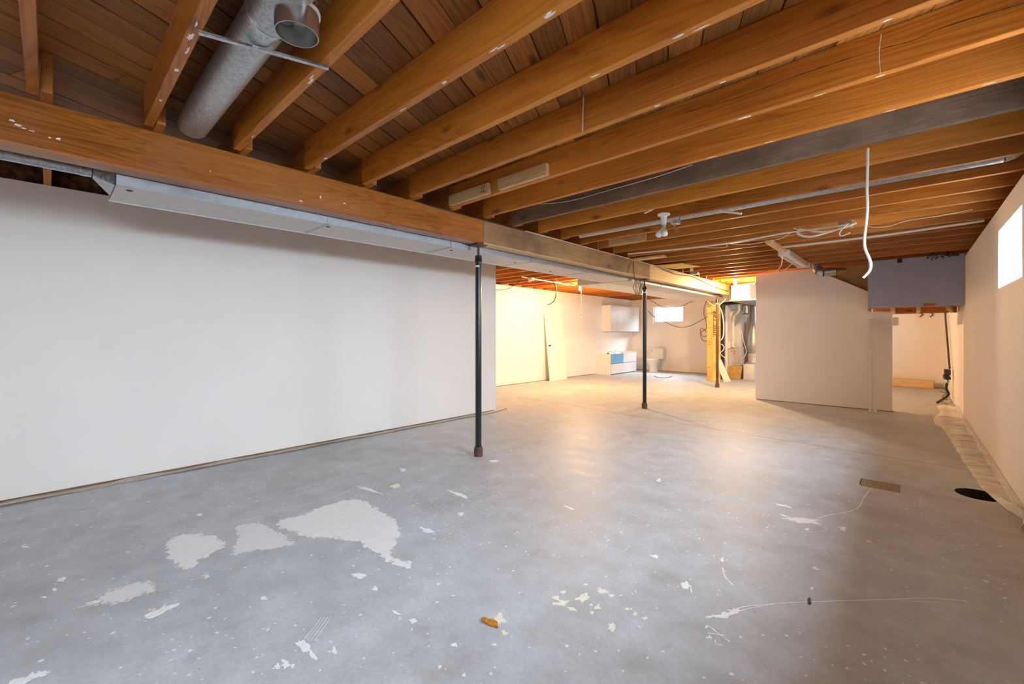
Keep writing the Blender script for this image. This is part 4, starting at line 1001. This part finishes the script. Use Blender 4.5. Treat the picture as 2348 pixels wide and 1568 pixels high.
cable('wall_cable', 'wire_w', [atx(1381, 672, -7.08), atx(1380, 690, -7.08), atx(1377, 705, -7.08), atx(1375, 715, -7.08)], 0.006, 'short white cable down the wall beside the white wall cabinet', smooth=5)

# ================================================================== UTILITY CORNER
up = thing('utility_panel', 'yellow plywood utility panel with rows of stapled wires beside a post', 'panel', (-3.80, 11.93, 0))
make(MB().box(-3.945, -3.825, 11.86, 11.90, 0, 2.098), 'upright_board', 'ply', up)
make(MB().box(-3.824, -3.62, 11.885, 11.90, 0, 2.098), 'back_board', 'ply', up)
for k in range(9):
    z_ = 1.20 + 0.055 * k + (0.10 if k > 4 else 0)
    make(MB().tube([(-3.77, 11.875, z_ + 0.03 + (0.05 if k > 5 else 0)), (-3.70, 11.870, z_), (-3.63, 11.872, z_)], 0.008, 6), 'stapled_wire', 'wire_k', up)
make(MB().box(-3.788, -3.778, 11.876, 11.884, 1.15, 1.85), 'wire_channel', 'wire_k', up)
make(MB().box(-3.70, -3.65, 11.855, 11.884, 0.72, 1.02), 'terminal_block', 'wire_o', up)
for k in range(6): make(MB().tube([(-3.78, 11.876, 0.74 + 0.05 * k), (-3.74, 11.868, 0.75 + 0.05 * k), (-3.70, 11.866, 0.74 + 0.05 * k)], 0.005, 6), 'stapled_wire', 'wire_y', up)
make(MB().tube([(-3.74, 11.86, 0.98), (-3.70, 11.84, 1.06), (-3.73, 11.85, 1.14), (-3.66, 11.84, 1.10), (-3.66, 11.85, 1.02)], 0.009, 6, True, 5), 'stapled_wire', 'wire_w', up)
for z_ in (0.35, 0.95, 1.55, 1.95): make(MB().cyl((-3.885, 11.8595, z_), (-3.885, 11.857, z_), 0.012, 8), 'screw', 'furn_dark', up)
yr = 11.88
cable('red_cable', 'wire_r', [aty(u, v, yr) for u, v in ((1620, 690), (1615, 705), (1614, 718), (1618, 732), (1620, 748), (1617, 756), (1608, 753), (1606, 763), (1614, 772), (1622, 766), (1616, 757), (1608, 762), (1607, 772), (1613, 781), (1623, 781))], 0.009, 'dark red cable hanging in loops at the side of the yellow panel', smooth=6)
cable('white_loop_cable', 'wire_w', [(-3.62, 11.04, 2.082)] + [aty(u, v, 11.12) for u, v in ((1621, 684), (1624, 691), (1632, 698), (1642, 700), (1652, 697), (1660, 690), (1665, 684))], 0.012, 'thick white cable slung in a loop behind the scuffed post top', smooth=6)
cable('white_drop_cable', 'wire_w', [aty(u, v, 10.548) for u, v in ((1647, 700), (1655, 715), (1659, 740), (1659, 765), (1656, 776), (1651, 781))], 0.012, 'white cable curving down behind the scuffed brown-black post', smooth=6)
cable('white_coil_cable', 'wire_w', [aty(u, v, 11.95) for u, v in ((1650, 789), (1656, 790), (1660, 796), (1658, 803), (1652, 808), (1655, 815), (1664, 822), (1667, 835), (1664, 842))], 0.011, 'white hose coiled behind the leaning white panels', 'hose', smooth=6)

st_ = thing('drain_stack', 'black plastic drain stack rising beside the furnace', 'pipe', (-3.75, 12.45, 0))
sx = aty(1657, 760, 12.45).x
make(MB().cyl((sx, 12.45, 0.0), (sx, 12.45, 2.06), 0.05, 18), 'stack_pipe', 'wire_k', st_, smooth=50)
make(MB().lathe([(0.058, 1.90), (0.058, 2.0)], (sx, 12.45, 0), n=18), 'coupling', 'wire_k', st_, smooth=50)
make(MB().tube([(sx, 12.45, 2.045), (sx + 0.25, 12.43, 2.055), (sx + 0.62, 12.40, 2.075)], 0.042, 14), 'branch_pipe', 'wire_k', st_, smooth=50)
make(MB().box(sx + 0.035, sx + 0.055, 12.39, 12.40, 1.45, 1.58), 'tag', 'white_pl', st_)
x_ = aty(1665, 760, 12.6).x
solo(MB().cyl((x_, 12.6, 0.0), (x_, 12.6, 2.02), 0.035, 14), 'water_riser', 'pvc', 'cream vertical pipe standing between drain stack and furnace', 'pipe', smooth=50)

fu = thing('furnace', 'grey furnace cabinet with red badge under a tall sheet metal plenum', 'furnace', (-3.54, 13.2, 0))
fx0, fx1, fy = -3.735, -3.385, 12.90
make(MB().box(fx0, fx1, fy, fy + 0.68, 0.01, 0.872), 'cabinet', 'furn', fu, bevel=0.005)
make(MB().box(fx0 + 0.02, fx1 - 0.015, fy - 0.012, fy - 0.0005, 0.43, 0.845), 'upper_door', 'furn', fu, bevel=0.004)
make(MB().box(fx0 + 0.02, fx1 - 0.015, fy - 0.012, fy - 0.0005, 0.05, 0.42), 'lower_door', 'furn', fu, bevel=0.004)
bx_ = fx0 + 0.09; bz_ = 0.715
bd_ = make(MB().prism([(bx_, bz_), (bx_ + 0.085, bz_), (bx_ + 0.115, bz_ + 0.05), (bx_, bz_ + 0.05)], lambda a, b, t: (a, t, b), fy - 0.016, fy - 0.0122), 'badge', 'red', fu)
make(MB().prism([(bx_ + 0.012, bz_ + 0.012), (bx_ + 0.078, bz_ + 0.012), (bx_ + 0.090, bz_ + 0.032), (bx_ + 0.012, bz_ + 0.032)], lambda a, b, t: (a, t, b), fy - 0.0175, fy - 0.0161), 'badge_lettering', 'white_pl', bd_)
make(MB().cyl((bx_ + 0.085, fy - 0.0175, bz_ - 0.03), (bx_ + 0.085, fy - 0.0121, bz_ - 0.03), 0.010, 10), 'sight_glass', 'furn_dark', fu)
for z_ in (0.46, 0.50): make(MB().cyl((fx1 - 0.03, fy - 0.0165, z_), (fx1 - 0.03, fy - 0.0121, z_), 0.007, 8), 'screw', 'furn_dark', fu)
make(MB().box(fx0 + 0.05, fx1 - 0.03, fy + 0.10, fy + 0.60, 0.873, 1.86), 'plenum', 'duct_white', fu)
make(MB().add([(fx0 + 0.05, fy + 0.10, 1.861), (fx1 - 0.03, fy + 0.10, 1.861), (fx1 - 0.03, fy + 0.60, 1.861), (fx0 + 0.05, fy + 0.60, 1.861), (fx0 - 0.02, fy - 0.04, 2.06), (fx1 + 0.04, fy - 0.04, 2.06), (fx1 + 0.04, fy + 0.62, 2.06), (fx0 - 0.02, fy + 0.62, 2.06)],
            [(0, 3, 2, 1), (4, 5, 6, 7), (0, 1, 5, 4), (1, 2, 6, 5), (2, 3, 7, 6), (3, 0, 4, 7)]), 'transition', 'galv', fu)
make(MB().bar((fx0 + 0.07, fy + 0.094, 1.30), (fx1 - 0.10, fy + 0.094, 1.62), 0.008, 0.05, up=(0, -1, 0)), 'foil_tape', 'galv', fu)
make(MB().cyl((fx0 + 0.13, fy + 0.0995, 0.98), (fx0 + 0.13, fy + 0.096, 0.98), 0.014, 10), 'rubber_plug', 'wire_k', fu)  # black disc in place of a dark gauge hole
make(MB().lathe([(0.10, 0), (0.10, 0.07), (0.06, 0.10)], (fx0 + 0.045, fy - 0.085, 0.93), (0, 1, 0), 20), 'blower_housing', 'enamel', fu, smooth=40)
pv = [aty(1697 - 4, 690, 12.62), aty(1693, 712, 12.62), aty(1690, 716, 12.62), aty(1682, 723, 12.66), aty(1680, 730, 12.68), aty(1680, 795, 12.78)]
make(MB().tube([(pv[0].x, 12.62, 2.06)] + pv + [(pv[-1].x, 12.945, 0.874)], 0.038, 14), 'vent_pipe', 'pvc', fu, smooth=50)
make(MB().tube([pv[1] + Vector((0, 0, 0.02)), pv[1] - Vector((0, 0, 0.02))], 0.048, 14), 'vent_coupling', 'pvc', fu, smooth=50)
# flue hood
h0 = aty(1710, 700, 12.9)
fh = thing('flue_hood', 'shiny metal flue pipe ending in a pointed hood beside the vent pipe', 'duct', (h0.x, 12.9, 1.5))
make(MB().cyl((h0.x, 12.9, 1.80), (h0.x, 12.9, 1.999), 0.06, 18), 'flue_pipe', 'galv', fh, smooth=50)
make(MB().lathe([(0.015, 1.54), (0.09, 1.76), (0.062, 1.80)], (h0.x, 12.9, 0), n=6), 'hood', 'galv', fh)
# water heater behind the partition edge
w0 = aty(1729, 780, 13.28)
wh = thing('water_heater', 'foil-wrapped water heater tapering to its top half hidden by the partition', 'water heater', (w0.x, 13.28, 0))
make(MB().lathe([(0.17, 0.70), (0.19, 0.80), (0.20, 0.95), (0.17, 1.15), (0.12, 1.40), (0.07, 1.62), (0.07, 1.995)], (w0.x, 13.28, 0), n=22), 'foil_wrap', 'galv_foil', wh, smooth=60)
make(MB().lathe([(0.15, 0.45), (0.15, 0.695)], (w0.x, 13.28, 0), n=22), 'collar', 'duct_white', wh, smooth=50)
for k in range(6):
    a = -2.5 + 0.3 * k
    make(MB().box(w0.x + 0.152 * math.cos(a) - 0.006, w0.x + 0.152 * math.cos(a) + 0.006, 13.28 + 0.152 * math.sin(a) - 0.004, 13.28 + 0.152 * math.sin(a) + 0.004, 0.58, 0.66), 'vent_louver', 'galv', wh)
make(MB().lathe([(0.24, 0.0), (0.24, 0.449)], (w0.x + 0.02, 13.28, 0), n=26), 'tank', 'furn', wh, smooth=50)
b0 = aty(1704, 832, 12.72)
solo(MB().box(b0.x, b0.x + 0.26, 12.74, 13.0, 0.03, 0.42).box(b0.x - 0.01, b0.x + 0.30, 12.73, 13.01, 0.0, 0.028), 'metal_cabinet', 'duct_white', 'low pale sheet metal box on the floor right of the furnace', 'metal box', bevel=0.004)
cable('gas_line', 'wire_w', [aty(u, v, 12.93) for u, v in ((1700, 760), (1704, 778), (1709, 795), (1711, 808), (1707, 817), (1701, 820))], 0.009, 'white flexible line curving from pipe to furnace side', 'hose', smooth=6)
solo(MB().box(-3.36, -2.2, 13.66, 13.69, 0.0, 2.39), 'olive_board', 'hardboard', 'tall brown hardboard sheet standing behind the water heater', 'board')
# cardboard box and leaning panels
c0, c1 = aty(1671, 838, 12.58), aty(1698, 868, 12.58)
cbd = thing('cardboard_box', 'orange-brown cardboard box on the floor in front of the furnace', 'box', ((c0.x + c1.x) / 2, 12.7, 0))
make(MB().add([(c0.x + 0.05, 12.58, 0.001), (c1.x - 0.05, 12.58, 0.001), (c1.x - 0.05, 12.86, 0.001), (c0.x + 0.05, 12.86, 0.001), (c0.x, 12.56, 0.355), (c1.x, 12.56, 0.355), (c1.x, 12.868, 0.355), (c0.x, 12.868, 0.355)],
              [(0, 3, 2, 1), (4, 5, 6, 7), (0, 1, 5, 4), (1, 2, 6, 5), (2, 3, 7, 6), (3, 0, 4, 7)]), 'box_body', 'card', cbd)
make(MB().box(c0.x + 0.13, c1.x - 0.13, 12.556, 12.572, 0.20, 0.352), 'tape_strip', 'ply', cbd)
for i, (off, lab) in enumerate(((0.0, 'white panel board leaning in front of the furnace, frontmost of two'), (0.10, 'white panel board leaning in front of the furnace, behind the other'))):
    pts = [aty(u - 4 * i, v, 11.75) for u, v in ((1662, 873), (1676, 871), (1654, 821), (1641, 823))]
    zmin = min(p.z for p in pts)
    solo(MB().prism([(p.x, p.z - zmin + 0.001) for p in pts], lambda a, b, t: (a, t, b), 11.72 + off, 11.745 + off), 'leaning_panel', 'panel_w', lab, 'panel', 'white panels leaning by the furnace')
# plenum box at the beam end
pl_ = thing('beam_plenum', 'white square sheet metal plenum at the end of the pale pine beam', 'duct', (-2.82, 11.1, 2.0))
make(MB().add([(-3.055, 10.80, 2.03), (-2.66, 10.80, 2.03), (-2.50, 11.45, 2.03), (-3.055, 11.45, 2.03), (-3.055, 10.80, 2.36), (-2.66, 10.80, 2.36), (-2.50, 11.45, 2.36), (-3.055, 11.45, 2.36)],
              [(0, 3, 2, 1), (4, 5, 6, 7), (0, 1, 5, 4), (1, 2, 6, 5), (2, 3, 7, 6), (3, 0, 4, 7)]), 'plenum_body', 'duct_white', pl_)
make(MB().box(-3.06, -2.65, 10.796, 10.7995, 2.165, 2.172), 'seam', 'galv', pl_)
make(MB().box(-3.10, -2.48, 10.82, 13.6, 2.0, 2.029), 'bottom_pan', 'galv_dull', pl_)
make(MB().box(-3.05, -2.60, 11.0, 11.4, 2.361, 2.3995), 'top_collar', 'galv', pl_)

# ================================================================== FLOOR: patch, dried paint, chips
pt = [atz(u, v) for u, v in ((1977, 1098), (2066, 1114), (2063, 1131), (1974, 1112))]
x0_, x1_, y0_, y1_ = -0.30, -0.055, 4.53, 4.747
make(MB().box(x0_, x1_, y0_, y1_, 0.0002, 0.0012), 'concrete_patch', 'patch', floor)
make(MB().box(x0_ - 0.004, x1_ + 0.004, y1_, y1_ + 0.010, 0.0002, 0.0010).box(x0_ - 0.008, x0_, y0_ + 0.03, y1_, 0.0002, 0.0010), 'patch_groove', 'furn_dark', floor)

def inside(p, poly):
    c = False; j = len(poly) - 1
    for i in range(len(poly)):
        if (poly[i].y > p[1]) != (poly[j].y > p[1]) and p[0] < (poly[j].x - poly[i].x) * (p[1] - poly[i].y) / (poly[j].y - poly[i].y) + poly[i].x: c = not c
        j = i
    return c
def edist(p, poly):
    d = 9
    for i in range(len(poly)):
        a, b = poly[i], poly[(i + 1) % len(poly)]
        ab = Vector((b.x - a.x, b.y - a.y)); ap = Vector((p[0] - a.x, p[1] - a.y))
        t = max(0, min(1, ap.dot(ab) / max(1e-9, ab.dot(ab)))); d = min(d, (ap - ab * t).length)
    return d
def paint_patch(px, mat, fall, z, cell=0.022):
    poly = catmull([atz(u, v) for u, v in px] + [atz(*px[0])], 3)[:-1]
    xs = [p.x for p in poly]; ys_ = [p.y for p in poly]
    vid = {}; vs = []; fs = []; ed = []
    def vget(i, j):
        if (i, j) not in vid:
            x = min(xs) + i * cell; y = min(ys_) + j * cell
            vid[(i, j)] = len(vs); vs.append((x, y, z))
            ed.append(min(1.0, edist((x, y), poly) / fall) if inside((x, y), poly) else 0.0)
        return vid[(i, j)]
    for i in range(int((max(xs) - min(xs)) / cell) + 1):
        for j in range(int((max(ys_) - min(ys_)) / cell) + 1):
            if inside((min(xs) + (i + .5) * cell, min(ys_) + (j + .5) * cell), poly):
                fs.append((vget(i, j), vget(i + 1, j), vget(i + 1, j + 1), vget(i, j + 1)))
    o = make(MB().add(vs, fs), 'paint_patch', mat, floor, closed=False)
    at = o.data.attributes.new('edge', 'FLOAT', 'POINT'); at.data.foreach_set('value', ed)
    return o
k2 = 2.609
def z2(*pp): return [(a / k2, 1000 + b / k2) for a, b in pp]
paint_patch([(609, 1192), (690, 1170), (790, 1138), (840, 1138), (895, 1165), (930, 1185), (940, 1215), (940, 1245), (932, 1266), (965, 1280), (976, 1303), (953, 1318), (896, 1316), (850, 1292), (800, 1258), (751, 1249), (690, 1245), (650, 1232), (610, 1216)], 'paint_w', 0.13, 0.0008)
paint_patch(z2((900, 620), (1050, 560), (1200, 545), (1390, 570), (1450, 640), (1370, 700), (1260, 750), (1190, 815), (1080, 850), (970, 815), (880, 750), (870, 680)), 'paint_w', 0.15, 0.0008)
paint_patch(z2((1330, 530), (1620, 490), (1850, 640), (1560, 720), (1400, 750), (1350, 860), (1370, 930), (1350, 1040), (1260, 1030), (1240, 960), (1270, 890), (1150, 900), (1120, 830), (1300, 700)), 'paint_thin', 0.10, 0.0005)
paint_patch(z2((-30, 1110), (190, 1080), (400, 985), (600, 890), (850, 810), (1010, 820), (1170, 900), (1000, 970), (850, 1010), (740, 1100), (560, 1310), (420, 1310), (590, 1170), (540, 1090), (380, 1120), (240, 1210), (-30, 1350)), 'paint_thin', 0.14, 0.0005)
rs = random.Random(21)
def splat(u, v, ru, rv, mat='splat_w', n=22, rough=0.45, ang=0.0):
    pts = []
    ph = rs.uniform(0, 9)
    for k in range(n):
        a = 2 * math.pi * k / n
        r = 1 + rough * noise.noise(Vector((math.cos(a) * 1.8 + ph, math.sin(a) * 1.8, ph))) * 2 + rs.uniform(-0.18, 0.18)
        x, y = ru * r * math.cos(a), rv * r * math.sin(a)
        pts.append(atz(u + x * math.cos(ang) - y * math.sin(ang), v + x * math.sin(ang) + y * math.cos(ang)))
    make(MB().prism([(p.x, p.y) for p in pts], lambda a, b, t: (a, b, t), 0.0003, 0.0012 + rs.uniform(0, 0.0006)), 'paint_splat', mat, floor)
k3 = 2.609
for (a, b, ru, rv, m_) in ((1335, 985, 0, 0, 0), (1400, 970, 15, 8, 1), (1275, 1000, 16, 6, 1), (1330, 1035, 10, 4, 1), (1240, 970, 9, 5, 1), (1280, 935, 5, 4, 1), (1520, 925, 13, 5, 1), (1570, 955, 6, 3, 1), (1490, 1025, 7, 4, 1), (1455, 1055, 6, 3, 1), (1415, 888, 4, 2, 1),
                         (1665, 1035, 5, 3, 1), (1690, 1035, 4, 2, 1), (1715, 1062, 6, 4, 1), (1770, 1090, 8, 3, 1), (1575, 1140, 9, 8, 1), (900, 1095, 13, 11, 1), (930, 1175, 7, 5, 1), (280, 1055, 9, 3, 0), (385, 1105, 8, 5, 0), (630, 1250, 8, 4, 0), (870, 1248, 5, 2, 0),
                         (690, 1432, 5, 3, 0), (2010, 895, 8, 8, 0), (1855, 265, 6, 3, 0), (1830, 720, 8, 3, 0), (670, 465, 7, 3, 0), (870, 148, 9, 3, 0), (325, 202, 8, 3, 0), (120, 322, 28, 2.5, 0), (60, 835, 15, 5, 0), (160, 915, 7, 3, 0), (470, 565, 20, 4, 0), (1320, 430, 16, 1.5, 0), (2235, 740, 5, 4, 0), (275, 300, 10, 4, 1), (660, 350, 20, 3, 0)):
    if ru: splat(800 + a / k3, 1000 + b / k3, ru, rv, 'splat_c' if m_ else 'splat_w', ang=rs.uniform(-0.2, 0.4))
for (a, b, ru, rv, an) in ((1820, 1260, 22, 11, 0.7), (1870, 1310, 14, 5, 0.9), (2000, 1280, 6, 8, 0.5), (1660, 1375, 7, 6, 0), (1710, 1370, 9, 7, 0), (1750, 1375, 6, 5, 0), (1700, 1345, 8, 4, 0.3), (960, 1045, 32, 7, -0.45), (370, 855, 12, 4, -0.3), (150, 1455, 40, 8, -0.35), (230, 1425, 22, 6, -0.3), (1195, 470, 8, 2.5, 0), (150, 662, 8, 2, 0), (325, 915, 5, 3, 0), (265, 963, 7, 2, 0), (570, 993, 7, 2, 0), (1580, 970, 9, 4, 0)):
    splat(a / k2, 1000 + b / k2, ru * 0.9, rv * 0.9, 'splat_w', ang=an)
for (a, b, ru, rv, an) in ((930, 533, 45, 6, 0.08), (850, 515, 20, 2, 0.35), (1010, 545, 18, 4, 0.2), (970, 590, 7, 4, 0.2), (190, 945, 11, 9, 0.5), (440, 1135, 22, 8, -0.25), (500, 1110, 14, 8, -0.2), (365, 1140, 12, 3, -0.2), (820, 440, 18, 2.5, 0.2), (1365, 670, 8, 2.5, 0.4), (1020, 835, 10, 3, 0.3), (1000, 965, 6, 4, 0.2), (355, 1273, 5, 2.5, 0.8), (1195, 585, 9, 5, 0.2)):
    splat(1500 + a / 2.76, 1000 + b / 2.76, ru * 0.8, rv * 0.8, 'splat_c' if a in (1020, 1365) else 'splat_w', ang=an)
def streak(px, w, mat='splat_w'):
    pts = catmull([atz(u, v, 0.0009) for u, v in px], 6)
    vs = []; fs = []
    for i, p in enumerate(pts):
        d = (pts[min(i + 1, len(pts) - 1)] - pts[max(0, i - 1)]).normalized(); n_ = Vector((-d.y, d.x, 0)) * (w / 2 * (0.6 + 0.8 * rs.random()))
        vs += [p + n_, p - n_]
    for i in range(len(pts) - 1): fs.append((2 * i, 2 * i + 1, 2 * i + 3, 2 * i + 2))
    make(MB().add(vs, fs), 'paint_streak', mat, floor, closed=False)
def z4(*pp): return [(1500 + a / 2.76, 1000 + b / 2.76) for a, b in pp]
streak(z4((1020, 525), (1100, 500), (1240, 475), (1300, 440), (1325, 390), (1370, 335), (1405, 312)), 0.005)
streak(z4((500, 1105), (560, 1080), (720, 1062), (960, 1048), (1400, 1035), (1750, 1025), (1990, 1045)), 0.0045)
streak(z4((540, 1105), (620, 1085), (760, 1062)), 0.004)
streak(z4((1545, 1042), (1680, 1045), (1805, 1052)), 0.003)
streak(z4((432, 830), (450, 890), (500, 942)), 0.007)
streak(z4((325, 1215), (345, 1200), (410, 1250), (480, 1300)), 0.006)
streak(z4((340, 1245), (455, 1260)), 0.006)
streak(z4((385, 1285), (395, 1315), (430, 1320)), 0.003)
streak(z4((1020, 555), (1080, 575), (1085, 595), (1000, 605), (960, 600)), 0.003)
streak(z4((230, 945), (238, 990)), 0.005)
streak(z2((1380, 520), (1580, 475), (1800, 420), (2000, 360), (2110, 315)), 0.003)
streak(z2((1750, 330), (1880, 290), (2000, 262)), 0.003)
for k in range(4): streak(z2((1820 + 20 * k, 1215 + 3 * k), (1880 + 20 * k, 1140), (1925 + 18 * k, 1080)), 0.0025)

oc = [atz(u, v) for u, v in ((1105, 1420), (1110, 1418), (1122, 1424), (1128, 1423), (1141, 1430), (1142, 1441), (1130, 1438), (1118, 1433), (1107, 1428))]
solo(MB().prism([(p.x, p.y) for p in oc], lambda a, b, t: (a, b, t), 0.0015, 0.010), 'orange_chip', 'orange', 'small broken orange chip lying on the floor beside a cream paint spot', 'chip')
oc = [atz(u, v) for u, v in ((1853, 1375), (1858, 1374), (1860, 1385), (1855, 1387))]
solo(MB().prism([(p.x, p.y) for p in oc], lambda a, b, t: (a, b, t), 0.0015, 0.009), 'rust_chip', 'rust', 'tiny dark red chip on the floor lying across a thin white paint line', 'chip')

# dried white paint flecks on the beam face and the joist edges
rf = random.Random(9)
def fleck(c, ax, ay, nrm, ra, rb_, parent):
    pts = []; ph = rf.uniform(0, 9)
    for k in range(12):
        a = 2 * math.pi * k / 12; r = 1 + 0.8 * noise.noise(Vector((math.cos(a) * 2 + ph, math.sin(a) * 2, ph))) + rf.uniform(-0.2, 0.2)
        pts.append((ra * r * math.cos(a), rb_ * r * math.sin(a)))
    make(MB().prism(pts, lambda a, b, t: c + ax * a + ay * b + nrm * t, 0.0, 0.0008), 'paint_fleck', 'splat_w', parent, loc=c)
EX, EY, EZ = Vector((1, 0, 0)), Vector((0, 1, 0)), Vector((0, 0, 1))
for (u, v, a, b) in ((27, 276, 0.009, 0.005), (42, 287, 0.012, 0.006), (55, 294, 0.008, 0.003), (72, 300, 0.009, 0.0025), (134, 318, 0.008, 0.006), (114, 316, 0.006, 0.003), (1057, 372, 0.01, 0.003), (735, 452, 0.005, 0.012), (790, 466, 0.010, 0.004), (690, 461, 0.014, 0.004), (482, 392, 0.005, 0.003)):
    fleck(atx(u, v, BXF + 0.0003), EY, EZ, EX, a, b, beam)
for (u, v, k) in ((918, 2, 3), (1155, 113, 4), (1015, 188, 4), (922, 252, 4), (745, 363, 4), (1264, 38, 4), (1138, 119, 4), (1608, 66, 5), (1560, 92, 5), (1367, 176, 5), (1655, 187, 6), (1500, 235, 6), (2033, 43, 6), (2018, 173, 7), (1710, 270, 7), (1885, 230, 7), (1760, 325, 8), (1630, 360, 8), (2265, 197, 8), (2040, 255, 8), (470, 98, 2), (460, 60, 2), (452, 125, 2), (425, 168, 2), (400, 240, 2), (700, 170, 3), (690, 178, 3), (585, 315, 3)):
    p = atz(u, v, JB - 0.0009); yy = YJ + PITCH * (k - 1)
    yy = YJ + PITCH * round((p.y + JW / 2 - YJ) / PITCH) - JW / 2
    fleck(Vector((p.x, yy + rf.uniform(-0.008, 0.008), JB - 0.0009)), EX, EY, EZ, rf.uniform(0.012, 0.03), rf.uniform(0.003, 0.009), ceiling)
